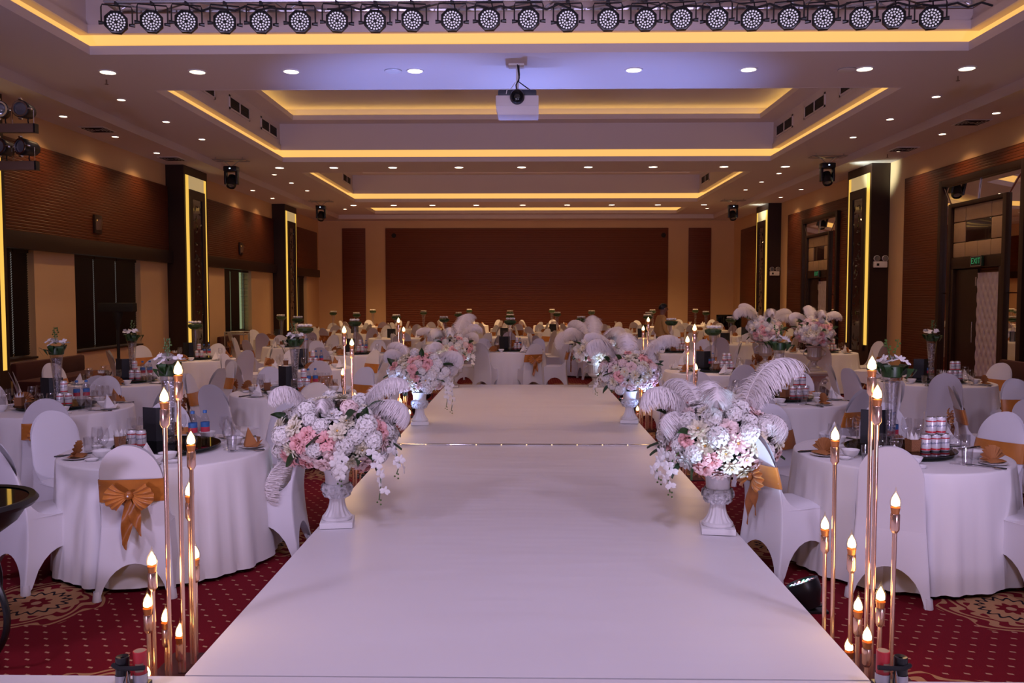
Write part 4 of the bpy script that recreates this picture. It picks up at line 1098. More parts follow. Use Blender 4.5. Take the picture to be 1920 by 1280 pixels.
ct = thing('glass_side_table', 'round black glass-topped side table with curved legs by the stage', 'side table', (-2.85, 4.05, 0))
MB().lathe([(0.001, 0.80), (0.33, 0.80), (0.33, 0.81), (0.001, 0.81)], 40).build('glass_top', 'glass_black', ct)
MB().lathe([(0.33, 0.775), (0.36, 0.78), (0.375, 0.80), (0.36, 0.82), (0.33, 0.815)], 40).build('rim', 'black', ct)
MB().lathe([(0.33, 0.775), (0.28, 0.70), (0.20, 0.64), (0.06, 0.62)], 40).build('bowl_frame', 'black', ct)
for k in range(3):
    a = R_(-25 + 120 * k); r = lambda t: 0.10 + 0.30 * math.sin(PI * min(1, t * 0.9)) ** 0.9
    MB().tube([(r(t) * math.cos(a), r(t) * math.sin(a), 0.63 * (1 - t) + 0.012 * t) for t in [i / 14 for i in range(15)]], 0.016, 8).build('leg', 'black', ct)
# ================================================================== CHAIRS
def chair_meshes():
    W = lambda z: 0.232 - 0.036 * min(1, z / 0.46) - 0.014 * max(0, min(1, (z - 0.46) / 0.3))
    YR = lambda z: -0.212 - 0.053 * max(0, 1 - z / 0.46) ** 1.8 - 0.13 * max(0, (z - 0.46) / 0.5) ** 1.5
    ZT = lambda u: 0.735 + 0.225 * math.sqrt(max(0, 1 - u * u))
    arch = lambda u, h: h * math.sqrt(max(0, 1 - (u / 0.84) ** 2)) if abs(u) < 0.84 else 0.0
    us = lambda a: math.sin((a - 0.5) * PI)          # finer at the edges
    back = MB()
    def rear(a, v):
        u = us(a); z = 0.44 + (ZT(u) - 0.44) * v
        return (u * W(z), YR(z) - 0.022 * math.sqrt(max(0, 1 - u * u)) ** 0.5 * 0.6, z)
    def front(a, v):
        u = us(a); z = 0.44 + (ZT(u) - 0.44) * v
        return (u * W(z), YR(z) + 0.030 * math.sqrt(max(0, 1 - u * u)) ** 0.5, z)
    back.grid(rear, 18, 9); back.grid(front, 18, 9)
    skirt = MB()
    def srear(a, v):
        u = us(a); z0 = arch(u, 0.22); z = z0 + (0.44 - z0) * v
        return (u * W(z), YR(z) - 0.022 * math.sqrt(max(0, 1 - u * u)) ** 0.5 * 0.6, z)
    skirt.grid(srear, 18, 5)
    YFt = lambda z: 0.235 - 0.025 * z / 0.46
    for s in (-1, 1):
        def side(a, v):
            u = us(a); k = (u + 1) / 2
            z0 = arch(u, 0.25); zt = 0.455 + 0.15 * math.exp(-k * 9)
            z = z0 + (zt - z0) * v; zc = min(z, 0.6)
            return (s * (W(min(z, 0.46)) - 0.004 * math.sin(PI * k)), YR(zc) + (YFt(min(z, .46)) - YR(zc)) * k, z)
        skirt.grid(side, 16, 5)
    def sfront(a, v):
        u = us(a); z0 = arch(u, 0.25); z = z0 + (0.455 - z0) * v
        return (u * W(z), YFt(z) + 0.004 * (1 - u * u), z)
    skirt.grid(sfront, 16, 5)
    for sx in (-1, 1):      # folded foot pockets
        for sy, yy in ((-1, -0.262), (1, 0.232)):
            skirt.lathe([(0.026, 0.0), (0.027, 0.004), (0.022, 0.05), (0.020, 0.062)], 10, (sx * 0.218, yy + (-sy) * 0.012, 0))
    seat = MB()
    def st(u, v):
        x = (u * 2 - 1); y = v
        e = (1 - abs(x) ** 4) * (1 - abs(2 * v - 1) ** 4)
        return (x * 0.197, YR(0.46) + 0.004 + (0.213 - YR(0.46)) * v, 0.455 + 0.028 * e)
    seat.grid(st, 10, 10)
    return (back.mesh('backrest_cover', 'cover', True, 70), skirt.mesh('cover_skirt', 'cover', True, 50), seat.mesh('seat_cover', 'cover', True, 60), W, YR)
CB, CS, CT, CWf, CYR = chair_meshes()
def sash_mesh():
    mb = MB(); z0, z1 = 0.60, 0.745
    def f(sgn):
        def g(u, v):
            a = u * 2 * PI; z = z0 + (z1 - z0) * v
            x = math.cos(a) * (CWf(z) + 0.008)
            yc = CYR(z) + 0.004; y = yc + math.sin(a) * 0.048 * (1 if math.sin(a) > 0 else 0.75)
            y += 0.003 * math.sin(v * 22 + x * 12) if math.sin(a) < 0 else 0
            return (x, y, z)
        return g
    mb.grid(f(1), 40, 8, True)
    return mb.mesh('sash', 'satin', True, 60)
def bow_meshes():
    yb = CYR(0.66) - 0.05; zb = 0.655
    loop = MB()
    for s in (-1, 1):
        def lp(u, v):
            an = R_(-52 + 92 * u); r = 0.012 + 0.118 * v * (1 - 0.12 * math.cos(u * 2 * PI))
            return (s * r * math.cos(an), yb - 0.014 - 0.035 * math.sin(PI * v * 0.8) + 0.010 * math.sin(u * 2 * PI * 5.5) * v, zb + r * math.sin(an))
        loop.grid(lp, 44, 6)
    tail = MB()
    for s, L, xx in ((-1, 0.30, -0.006), (1, 0.22, 0.02)):
        tail.grid(lambda u, v: (xx + s * 0.03 * v * v + (u - 0.5) * (0.03 + 0.035 * math.sin(PI * v)) , yb - 0.018 + 0.012 * math.sin(v * 8 + u * 4), zb - L * v - (0.03 * u if v > 0.95 else 0)), 4, 14)
    kn = MB().ball((0, yb - 0.028, zb), (0.026, 0.02, 0.028), 10, 8)
    pearl = MB().ball((0, yb - 0.05, zb), 0.006, 8, 6)
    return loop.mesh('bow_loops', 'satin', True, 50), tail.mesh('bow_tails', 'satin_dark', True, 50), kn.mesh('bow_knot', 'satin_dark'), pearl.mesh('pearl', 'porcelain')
SM = sash_mesh(); BLp, BTl, BKn, BPe = bow_meshes()

def make_chair(sash, full):
    c = thing('banquet_chair', '', 'chair')
    if full:
        link('backrest_cover', CB, c); link('cover_skirt', CS, c); link('seat_cover', CT, c)
    else:
        bm = bmesh.new()
        for me in (CB, CS, CT): bm.from_mesh(me)
        me = bpy.data.meshes.get('chair_cover')
        if not me:
            me = bpy.data.meshes.new('chair_cover'); bm.to_mesh(me); me.materials.append(MATS['cover'])
            me.polygons.foreach_set('use_smooth', [True] * len(me.polygons)); me.set_sharp_from_angle(angle=R_(55))
        bm.free(); link('stretch_cover', me, c)
    if sash:
        s = link('sash', SM, c)
        b = link('bow', BLp, s if False else c)
        if full:
            link('bow_tail', BTl, b); link('bow_knot', BKn, b); link('pearl', BPe, b)
        else:
            link('bow_tail', BTl, b)
    return c
CH = {(sa, fu): make_chair(sa, fu) for sa in (0, 1) for fu in (0, 1)}

# ================================================================== TABLE AND TABLEWARE MESHES
TH, TR = 0.76, 0.695
def table_proto(seed):
    t = thing('banquet_table', '', 'table'); rnd = random.Random(seed)
    fold = [(k, rnd.uniform(0, 6.3), rnd.uniform(0.3, 1.0)) for k in (7, 11, 16, 21)]
    mb = MB(); n = 144
    prof = [(0.0, TH), (0.35, TH), (TR - 0.02, TH), (TR - 0.004, TH - 0.004), (TR, TH - 0.014)] + [(TR + 0.002 + 0.05 * t_, TH - 0.02 - (TH - 0.05) * t_) for t_ in (0.06, 0.15, 0.3, 0.45, 0.6, 0.75, 0.9, 1.0)]
    vs = []
    for i, (r, z) in enumerate(prof):
        dr = max(0, (TH - 0.03 - z) / TH)
        for j in range(n):
            a = 2 * PI * j / n
            wv = sum(A * math.sin(k * a + p) for k, p, A in fold) / 2.2
            rr = r + 0.042 * dr ** 0.7 * (abs(wv) * 1.5 - 0.35) if dr > 0 else r
            vs.append((rr * math.cos(a), rr * math.sin(a), z))
    fs = [(i * n + j, i * n + (j + 1) % n, (i + 1) * n + (j + 1) % n, (i + 1) * n + j) for i in range(len(prof) - 1) for j in range(n)]
    mb.add(vs, fs).build('tablecloth', 'cloth', t, True, 60)
    MB().lathe([(0.001, TH - 0.03), (TR - 0.012, TH - 0.03), (TR - 0.012, TH - 0.006), (0.001, TH - 0.006)], 40).build('tabletop', 'bar_bronze', t)
    for k in range(4):
        a = PI / 4 + k * PI / 2
        MB().tube([(0.42 * math.cos(a), 0.42 * math.sin(a), TH - 0.03), (0.50 * math.cos(a), 0.50 * math.sin(a), 0.0)], 0.016, 8).build('leg', 'alu', t)
    return t
TAB = [table_proto(k) for k in range(3)]

# turntable
def make_turntable():
    t = thing('turntable', '', 'turntable')
    MB().lathe([(0.001, 0.028), (0.355, 0.028), (0.36, 0.033), (0.355, 0.038), (0.001, 0.038)], 48).build('glass_disc', 'tinted_glass', t)
    MB().lathe([(0.12, 0.0), (0.12, 0.006), (0.09, 0.012), (0.09, 0.028)], 28).build('bearing_base', 'alu', t)
    return t
TURN = make_turntable()

def make_vase(full):
    v = thing('flower_vase', '', 'vase'); rnd = random.Random(9)
    MB().lathe([(0.001, 0.0), (0.050, 0.0), (0.052, 0.012), (0.034, 0.03), (0.031, 0.06), (0.036, 0.18), (0.047, 0.34), (0.062, 0.50), (0.064, 0.51), (0.058, 0.50), (0.043, 0.34), (0.032, 0.18), (0.026, 0.06), (0.001, 0.045)], 24).build('vase_glass', 'glass', v)
    cr = MB(); 
    cr.lathe([(0.001, 0.05), (0.024, 0.06), (0.030, 0.18), (0.040, 0.34), (0.050, 0.44), (0.001, 0.45)], 16).build('crystal_filling', 'frost_glass', v)
    if full:
        be = MB()
        for k in range(60):
            z = rnd.uniform(0.07, 0.44); r = (0.022 + (z - 0.06) * 0.07) * rnd.uniform(0.6, 0.98); a = rnd.uniform(0, 6.3)
            be.ball((r * math.cos(a), r * math.sin(a), z), 0.007, 5, 3)
        o = be.build('crystal_bead', 'crystal', v, False); o['kind'] = 'stuff'
    # collar of folded leaves
    MB().lathe([(0.060, 0.475), (0.066, 0.48), (0.070, 0.51), (0.070, 0.55), (0.05, 0.555), (0.001, 0.55)], 20).build('leaf_collar', 'leaf', v)
    lf = MB().grid(lambda u, w_: ((u - 0.5) * 0.055 * math.sin(PI * (0.15 + 0.8 * w_)), 0.050 + 0.070 * math.sin(w_ * 2.6), 0.505 + 0.06 * math.sin(w_ * PI) - 0.02 * w_), 3, 8).mesh('looped_leaf', 'leaf')
    for k in range(11):
        sc_ = rnd.uniform(0.85, 1.15); link('looped_leaf', lf, v, (0, 0, 0.51 * (1 - sc_) + rnd.uniform(-.012, .02)), (rnd.uniform(-.1, .1), rnd.uniform(-.1, .1), k * 2 * PI / 11 + rnd.uniform(-.2, .2)), sc_)
    for k in range(10):
        a = k * 2.4; r = 0.01 + 0.085 * math.sqrt(k / 10)
        nn = Vector((math.cos(a) * r * 6, math.sin(a) * r * 6, 1)).normalized()
        link('orchid_blossom', ORCH, v, (r * math.cos(a), r * math.sin(a), 0.615 - r * 0.3 + rnd.uniform(-.01, .02)), Vector((0, 0, 1)).rotation_difference((nn + Vector((rnd.uniform(-.6, .6), rnd.uniform(-.9, .2), 0))).normalized()).to_euler(), 0.042)
    for k in range(3):
        sx, sy = rnd.uniform(-.04, .04), rnd.uniform(-.04, .04)
        sp = MB().tube([(sx * 0.3, sy * 0.3, 0.58), (sx, sy, 0.66), (sx * 1.8, sy * 1.8, 0.74)], 0.0025, 5)
        for j in range(5): sp.ball((sx * (0.9 + j * 0.2) + rnd.uniform(-.02, .02), sy + rnd.uniform(-.02, .02), 0.65 + j * 0.02), 0.008, 6, 4)
        sp.build('flower_sprig', 'leaf_stripe', v)
    return v
VASE, VASEF = make_vase(True), None
def make_vase_far():
    v = thing('flower_vase', '', 'vase')
    MB().lathe([(0.05, 0.0), (0.034, 0.03), (0.031, 0.06), (0.036, 0.18), (0.047, 0.34), (0.062, 0.50)], 14).build('vase_glass', 'frost_glass', v)
    MB().lathe([(0.060, 0.475), (0.09, 0.49), (0.12, 0.52), (0.125, 0.555), (0.09, 0.57), (0.001, 0.575)], 12, flute=lambda a, t: 1 + 0.15 * math.sin(a * 6)).build('leaf_collar', 'leaf', v, False)
    fl = MB()
    for k in range(9):
        a = k * 2.4; r = 0.02 + 0.075 * math.sqrt(k / 9); fl.ball((r * math.cos(a), r * math.sin(a), 0.60), (0.03, 0.03, 0.022), 6, 4)
    fl.build('blossoms', 'fl_white', v)
    return v
VASEF = make_vase_far()

def make_can():
    c = thing('drink_can', '', 'can')
    b = MB().lathe([(0.024, 0.0), (0.031, 0.008), (0.0325, 0.012), (0.0325, 0.098), (0.027, 0.112)], 20).build('can_body', 'can_white', c)
    MB().lathe([(0.0328, 0.010), (0.0329, 0.019), (0.0326, 0.021)], 20).build('red_band', 'can_red', b)
    MB().lathe([(0.0328, 0.083), (0.0328, 0.091)], 20).build('red_band', 'can_red', b)
    MB().lathe([(0.027, 0.112), (0.0265, 0.116), (0.023, 0.114), (0.001, 0.113)], 20).build('can_lid', 'alu', c)
    me = textmesh('Budweiser', 0.020, 0.25)
    for v in me.vertices:
        a = v.co.x / 0.0329; y = v.co.y
        v.co = Vector((0.0332 * math.sin(a), -0.0332 * math.cos(a), 0.058 + y + v.co.x * 0.12))
    me.materials.append(MATS['can_blue'])
    for k in range(2): link('can_lettering', me, b, rot=(0, 0, k * PI))
    return c
CAN = make_can()
def make_bottle():
    c = thing('water_bottle', '', 'bottle')
    MB().lathe([(0.001, 0.0), (0.029, 0.0), (0.031, 0.01), (0.031, 0.13), (0.026, 0.155), (0.014, 0.18), (0.0125, 0.195)], 18).build('bottle_body', 'glass', c)
    MB().lathe([(0.0318, 0.055), (0.0318, 0.09)], 18).build('red_label', 'label_red', c)
    MB().lathe([(0.0318, 0.09), (0.0315, 0.125)], 18).build('blue_label', 'cap_blue', c)
    MB().lathe([(0.0145, 0.19), (0.0145, 0.21), (0.001, 0.212)], 14).build('bottle_cap', 'cap_blue', c)
    return c
BOT = make_bottle()
def make_glass_obj():
    c = thing('wine_glass', '', 'glass')
    MB().lathe([(0.033, 0.0), (0.032, 0.003), (0.006, 0.008), (0.0045, 0.06), (0.008, 0.072), (0.028, 0.09), (0.038, 0.118), (0.037, 0.15), (0.032, 0.185), (0.0315, 0.186)], 18).build('glass_bowl', 'glass', c)
    return c
WG = make_glass_obj()
def make_tumbler():
    c = thing('tumbler', '', 'glass')
    MB().lathe([(0.001, 0.004), (0.026, 0.0), (0.029, 0.01), (0.034, 0.11), (0.033, 0.111), (0.027, 0.014), (0.001, 0.012)], 18).build('glass_wall', 'glass', c)
    return c
TU = make_tumbler()
def make_plate():
    c = thing('dinner_plate', '', 'plate')
    MB().lathe([(0.001, 0.003), (0.05, 0.0), (0.055, 0.003), (0.085, 0.010), (0.088, 0.012), (0.084, 0.013), (0.055, 0.007), (0.001, 0.006)], 28).build('plate_disc', 'porcelain', c)
    return c
PL = make_plate()
def make_bowl():
    c = thing('rice_bowl', '', 'bowl')
    MB().lathe([(0.024, 0.0), (0.025, 0.008), (0.045, 0.022), (0.058, 0.05), (0.060, 0.055), (0.056, 0.052), (0.040, 0.022), (0.001, 0.014)], 24).build('bowl_wall', 'porcelain', c)
    return c
BO = make_bowl()
def make_saucer():
    c = thing('sauce_dish', '', 'dish')
    MB().lathe([(0.001, 0.003), (0.028, 0.0), (0.042, 0.014), (0.040, 0.015), (0.026, 0.005), (0.001, 0.006)], 20).build('dish_wall', 'porcelain', c)
    return c
SA = make_saucer()
def make_fan(m, seed):
    c = thing('folded_napkin', '', 'napkin'); rnd = random.Random(seed)
    mb = MB()
    mb.grid(lambda u, v: ((0.012 + 0.098 * v) * math.cos(PI * (0.06 + 0.88 * u)) , 0.013 * (-1) ** round(u * 18) * v * 0.9 + 0.018 * v * math.sin(u * 3), 0.012 + (0.012 + 0.098 * v) * math.sin(PI * (0.06 + 0.88 * u)) * 0.92), 18, 3)
    mb.build('fan_pleats', m, c, False)
    MB().grid(lambda u, v: (-0.075 + 0.15 * u, -0.045 + 0.10 * v, 0.010 + 0.022 * math.sin(PI * v) * (1 - 0.6 * abs(2 * u - 1))), 8, 5).build('fold_base', m, c, True)
    return c
NF = make_fan('napkin_orange', 1)
def make_peak(m):
    c = thing('folded_napkin', '', 'napkin')
    mb = MB()
    mb.add([(-0.075, 0.02, 0.008), (0.0, -0.05, 0.008), (0.075, 0.02, 0.008), (0.012, 0.03, 0.135), (0, 0.06, 0.008)], [(0, 1, 3), (1, 2, 3), (2, 4, 3), (4, 0, 3)])
    mb.add([(-0.02, -0.052, 0.006), (0.085, -0.01, 0.006), (0.10, -0.03, 0.05), (0.01, -0.03, 0.07)], [(0, 1, 2, 3)])
    mb.build('peak_fold', m, c, False)
    MB().grid(lambda u, v: (-0.085 + 0.12 * u, -0.07 + 0.08 * v, 0.008 + 0.035 * u * (1 - v)), 4, 4).build('turned_corner', m, c, True)
    return c
NW, NO2 = make_peak('napkin_white'), make_peak('napkin_orange')
def make_chop():
    c = thing('chopsticks', '', 'chopsticks')
    for k in range(2): MB().tube([(-0.115, 0.006 * k + 0.002 * k, 0.005), (0.115, 0.012 * k, 0.005)], [0.0045, 0.003], 6).build('stick', 'black', c)
    return c
CP = make_chop()
def make_spoon():
    c = thing('spoon', '', 'spoon')
    MB().tube([(-0.09, 0, 0.004), (0.03, 0, 0.006), (0.05, 0, 0.004)], [0.003, 0.0025, 0.003], 6).build('handle', 'chrome', c)
    MB().ball((0.068, 0, 0.005), (0.024, 0.015, 0.004), 10, 6).build('spoon_bowl', 'chrome', c)
    return c
SP = make_spoon()
def make_basket():
    c = thing('tissue_basket', '', 'basket')
    MB().lathe([(0.045, 0.0), (0.052, 0.08), (0.054, 0.082), (0.050, 0.08), (0.043, 0.006)], 4).xf(Matrix.Rotation(PI / 4, 4, 'Z')).build('basket_wall', 'basket', c, False)
    tn = MB()
    for k in range(9):
        a = k * 0.7; tn.add([(0.035 * math.cos(a), 0.035 * math.sin(a), 0.06), (0.035 * math.cos(a + 1), 0.035 * math.sin(a + 1), 0.06), (0.042 * math.cos(a + .5), 0.042 * math.sin(a + .5), 0.125)], [(0, 1, 2)])
    tn.build('tissue', 'paper', c, False)
    return c
TBK = make_basket()
def make_menu():
    c = thing('menu_folder', '', 'menu')
    for s in (-1, 1):
        a = R_(20)
        MB().add([(0, 0, 0), (s * 0.11, 0.05, 0), (s * 0.11, 0.05, 0.24), (0, 0, 0.24), (0, 0.004, 0), (s * 0.11, 0.054, 0), (s * 0.11, 0.054, 0.24), (0, 0.004, 0.24)],
                 [(0, 1, 2, 3), (4, 5, 6, 7), (0, 1, 5, 4), (1, 2, 6, 5), (2, 3, 7, 6), (3, 0, 4, 7)]).build('cover_page', 'menu', c, False)
    return c
MENU = make_menu()

# ================================================================== TABLE PLAN
# x, y, chairs [(angle, distance, sash, twist)] or a phase
def six(ph, first=1, r=1.0, jit=5, seed=0):
    rnd = random.Random(seed); out = []
    for k in range(6):
        a = ph + 60 * k + rnd.uniform(-jit, jit)
        front = math.sin(R_(a)) < -0.6
        out.append((a, (0.97 if front else r) + rnd.uniform(-0.02, 0.04), (k + first) % 2, rnd.uniform(-8, 8)))
    return out
TABLES = [
    (-2.52, 5.77, [(-142, .76, 0, 20), (-79, .62, 1, -2), (9, .68, 0, -6), (62, .88, 0, 0), (112, .90, 1, 5), (158, .92, 0, -12)]),
    (2.58, 5.73, [(-117, .64, 0, 0), (-43, .76, 0, -25), (30, .92, 1, 0), (72, .9, 0, 0), (118, .9, 1, 0), (-168, .82, 1, 10)]),
    (-4.55, 7.95, [(-66, .66, 1, 4), (-8, .80, 0, 10), (48, .9, 1, 0), (95, .86, 1, 0), (150, .95, 0, 0), (205, .95, 0, 8)]),
    (-2.62, 9.35, [(-62, .68, 0, 0), (-5, .9, 0, 0), (58, .86, 1, 0), (120, .85, 1, 0), (172, .95, 1, 12), (-118, .92, 0, 10)]),
    (-5.05, 10.45, six(-80, 1, seed=5)), (-3.35, 12.6, six(-70, 1, seed=6)), (-5.75, 14.3, six(-85, 1, seed=7)),
    (-3.25, 15.7, six(-100, 1, seed=8)), (-5.0, 18.0, six(-60, 0, seed=9)), (-0.30, 16.65, [(-125, .72, 0, 5), (-62, .72, 1, 0), (-5, .9, 1, 0), (60, .86, 0, 0), (120, .86, 0, 0), (180, .9, 0, 0)]),
    (-1.9, 19.5, six(-75, 1, seed=11)), (-6.3, 21.4, six(-95, 0, seed=12)), (-3.4, 21.7, six(-70, 1, seed=13)), (-0.45, 22.4, six(-85, 1, seed=14)),
    (-4.95, 24.5, six(-65, 0, seed=15)), (-2.0, 25.2, six(-80, 1, seed=16)), (-6.3, 27.1, six(-75, 1, seed=17)), (-3.4, 28.0, six(-90, 0, seed=18)),
    (-0.5, 28.6, six(-80, 1, seed=19)), (-5.6, 30.6, six(-70, 1, seed=20)), (-2.1, 31.6, six(-85, 0, seed=21)),
    (2.66, 8.75, [(-118, .70, 0, 0), (-58, .70, 1, 0), (-2, .92, 0, 0), (62, .88, 1, 0), (122, .86, 1, 0), (180, .9, 0, 0)]),
    (5.35, 7.75, [(-150, .86, 1, 0), (-95, .8, 0, 0), (-40, .85, 1, 0), (25, .9, 0, 0), (95, .9, 1, 0), (155, .92, 1, 8)]),
    (5.2, 10.6, [(-110, .72, 0, 0), (-45, .85, 1, 0), (25, .92, 1, 0), (100, .86, 0, 0), (160, .95, 0, 12), (-165, .95, 0, 0)]),
    (2.72, 12.1, six(-85, 0, seed=25)), (5.75, 16.3, six(-110, 0, seed=26)), (2.85, 16.3, six(-70, 1, seed=27)), (4.75, 19.3, six(-60, 1, seed=28)),
    (1.35, 19.7, six(-85, 0, seed=29)), (3.2, 22.0, six(-75, 1, seed=30)), (6.2, 23.0, six(-95, 1, seed=31)), (0.95, 25.6, six(-70, 0, seed=32)),
    (3.75, 25.2, six(-90, 1, seed=33)), (5.9, 27.2, six(-65, 0, seed=34)), (2.3, 28.5, six(-80, 1, seed=35)), (4.6, 30.2, six(-75, 0, seed=36)),
    (1.0, 31.4, six(-90, 1, seed=37)), (6.5, 31.8, six(-70, 1, seed=38))]

def tline(x):
    side = 'window-side' if x < -1.4 else 'door-side' if x > 1.4 else 'centre'
    if side == 'centre': return 'centre-row'
    return side + (' runway-row' if abs(x) < 3.85 else ' outer-row')
rows = {}
for t in TABLES: rows.setdefault(tline(t[0]), []).append(t)
names = {}
for k, ts in rows.items():
    for i, t in enumerate(sorted(ts, key=lambda q: q[1])): names[(t[0], t[1])] = '%s %s table' % (ORD[i], k)

def facing(a):
    d = (a + 180) % 360
    return ('the doors', 'the far wall', 'the windows', 'the stage')[int(((d + 45) % 360) // 90)]

for ti, (tx, ty, chairs) in enumerate(TABLES):
    nm = names[(tx, ty)]; rnd = random.Random(100 + ti)
    near, mid = ty < 11.5, ty < 18.5
    place(TAB[ti % 3], (tx, ty, 0), rnd.uniform(0, 6), 'round white-clothed banquet table, the ' + nm + ' counted from the stage', 'round banquet tables')
    seen = {}
    for a, r, sa, tw in chairs:
        x, y = tx + r * math.cos(R_(a)), ty + r * math.sin(R_(a))
        rz = R_(a + 180 - 90 + tw)
        lab = 'white covered chair %s facing %s at the %s' % ('with orange sash' if sa else 'without sash', facing(a), nm)
        if ti == 0 and a == -142: lab = 'white covered chair without sash, next to the round black glass-topped side table'
        place(CH[(sa, 1 if ty < 15 else 0)], (x, y, 0), rz, lab, 'chairs at the ' + nm)
    zt = TH + 0.002
    Z = zt + 0.0385
    place(TURN, (tx, ty, zt), 0, 'dark glass turntable in the middle of the ' + nm, 'turntables') if mid else None
    zc = Z if mid else zt
    place(VASE if near else VASEF, (tx + rnd.uniform(-.05, .05), ty + rnd.uniform(0, .08), zc), rnd.uniform(0, 6), 'tall glass vase of white orchids and leaves on the ' + nm, 'tall table vases')
    mxo = -0.12 if tx < 0 else -0.10
    if ty < 26: place(MENU, (tx + mxo, ty + 0.10, zc), R_(rnd.uniform(-10, 10)), 'standing black menu folder on the ' + nm, 'menu folders')
    if mid:
        pts = [(0.10, -0.10), (0.17, -0.08)] if tx < 0 else [(0.10, -0.16), (0.17, -0.15), (0.24, -0.13)]
        if ti == 0: pts = [(-0.20, -0.10), (-0.13, -0.11)]
        for (ox, oy) in pts:
            place(CAN, (tx + ox, ty + oy, zc), R_(rnd.uniform(-30, 30)), 'white and red beer can stacked on the ' + nm, 'beer cans')
        for j in range(len(pts) - 1 if ti != 0 else 0):
            place(CAN, (tx + (pts[j][0] + pts[j + 1][0]) / 2, ty + (pts[j][1] + pts[j + 1][1]) / 2, zc + 0.1165), R_(rnd.uniform(-30, 30)), 'white and red beer can stacked on the ' + nm, 'beer cans')
        for j in range(2):
            place(BOT, (tx + 0.12 + 0.07 * j if tx < 0 else tx - 0.02 + 0.07 * j, ty + 0.16 + 0.05 * (j % 2), zc), 0, 'small blue-capped water bottle on the ' + nm, 'water bottles')
        place(TBK, (tx - 0.26 if tx < 0 else tx + 0.02, ty - 0.15, zc), rnd.uniform(0, 1), 'woven basket of white tissues on the ' + nm, 'tissue baskets')
    for k, (a, r, sa, tw) in enumerate(chairs):
        ca, s_ = math.cos(R_(a)), math.sin(R_(a))
        def at(rad, lat): return (tx + rad * ca - lat * s_, ty + rad * s_ + lat * ca)
        rz = R_(a + 90)
        px_, py_ = at(0.575, 0.0)
        orange = (k % 2 == 0) if tx < 0 else (k % 2 == 1)
        if mid: place(PL, (px_, py_, zt), 0, 'small white plate under a napkin on the ' + nm, 'plates on the ' + nm)
        npz = zt + (0.008 if mid else 0.0)
        if orange:
            pr = NF if k % 4 < 2 else NO2
            place(pr, (px_, py_, npz), rz + rnd.uniform(-.5, .5), 'orange %s napkin on the %s' % ('fan-folded' if pr is NF else 'peak-folded', nm), 'orange napkins on the ' + nm)
        else:
            place(NW, (px_, py_, npz), rz + rnd.uniform(-.5, .5), 'white folded napkin on the ' + nm, 'white napkins on the ' + nm)
        q = at(0.44, 0.10); g1 = at(0.43, -0.09)
        if mid:
            place(BO, (*q, zt), 0, 'white porcelain rice bowl on the ' + nm, 'bowls on the ' + nm)
            place(WG, (*g1, zt), 0, 'stemmed wine glass on the ' + nm, 'wine glasses on the ' + nm)
        elif k % 2 == 0 and ty < 27:
            place(WG, (*g1, zt), 0, 'stemmed wine glass on the ' + nm, 'wine glasses on the ' + nm)
        if near:
            g2 = at(0.47, -0.17); place(TU, (*g2, zt), 0, 'clear straight tumbler on the ' + nm, 'tumblers on the ' + nm)
            g3 = at(0.40, -0.17) if k % 2 else at(0.41, 0.0)
            place(WG, (*g3, zt), 0, 'stemmed wine glass on the ' + nm, 'wine glasses on the ' + nm)
            c1 = at(0.57, -0.135); place(CP, (*c1, zt), rz + PI / 2 + rnd.uniform(-.1, .1), 'pair of black chopsticks on the ' + nm, 'chopsticks on the ' + nm)
            c2 = at(0.575, -0.165); place(SP, (*c2, zt), rz + PI / 2 + PI + rnd.uniform(-.1, .1), 'steel spoon beside chopsticks on the ' + nm, 'spoons on the ' + nm)
            c3 = at(0.51, 0.145); place(SA, (*c3, zt), 0, 'small white sauce dish on the ' + nm, 'sauce dishes on the ' + nm)

# prototypes that were never placed must not linger at the origin
for pr in list(CH.values()) + TAB + [NO2, NF, NW, VASE, VASEF, MENU]:
    if pr.name not in USED:
        for ch in list(pr.children):
            for g in list(ch.children): bpy.data.objects.remove(g)
            bpy.data.objects.remove(ch)
        bpy.data.objects.remove(pr)

# ================================================================== SIDE FURNITURE
def bench(loc, rz, label, L=2.2):
    b = thing('velvet_bench', label, 'bench', loc, rz)
    MB().bbox(-L / 2, L / 2, -0.28, 0.28, 0.10, 0.42, 0.04).build('seat', 'red_velvet', b)
    MB().bbox(-L / 2, L / 2, 0.20, 0.32, 0.40, 0.72, 0.05).build('backrest', 'red_velvet', b)
    for x in (-L / 2 + 0.1, L / 2 - 0.1):
        for y in (-0.22, 0.24): MB().tube([(x, y, 0), (x, y, 0.11)], 0.025, 8).build('leg', 'dark_wood', b)
bench((-8.35, 11.2, 0), PI / 2, 'dark red velvet bench under the first window', 1.2)
bench((-8.35, 14.9, 0), PI / 2, 'dark red velvet bench between the first and second windows', 2.2)
bench((-8.35, 24.0, 0), PI / 2, 'dark red velvet bench before the third window', 1.6)
bench((7.6, 9.6, 0), -PI / 2, 'dark red velvet bench by the door wall near the stage', 2.0)
bench((8.3, 14.3, 0), -PI / 2, 'dark red velvet bench beside the mirrored door nearer the stage', 1.5)

ls = thing('t_bar_light_stand', 'black T-shaped light stand in front of the second window', 'light stand', (-7.85, 15.9, 0))  # a light stand: pole with a lamp bar across the top
MB().tube([(0, 0, 0.45), (0, 0, 1.65)], 0.03, 8).build('pole', 'black_matte', ls)
MB().lathe([(0.03, 1.2), (0.06, 1.35), (0.10, 1.52), (0.10, 1.58)], 12).build('tilt_head', 'black_matte', ls)
MB().bbox(-0.34, 0.34, -0.1, 0.1, 1.55, 1.72, 0.02).build('lamp_bar', 'black_matte', ls)
for k in range(3):
    a = k * 2 * PI / 3; MB().tube([(0, 0, 0.6), (0.42 * math.cos(a), 0.42 * math.sin(a), 0.012)], 0.014, 6).build('leg', 'black_matte', ls)

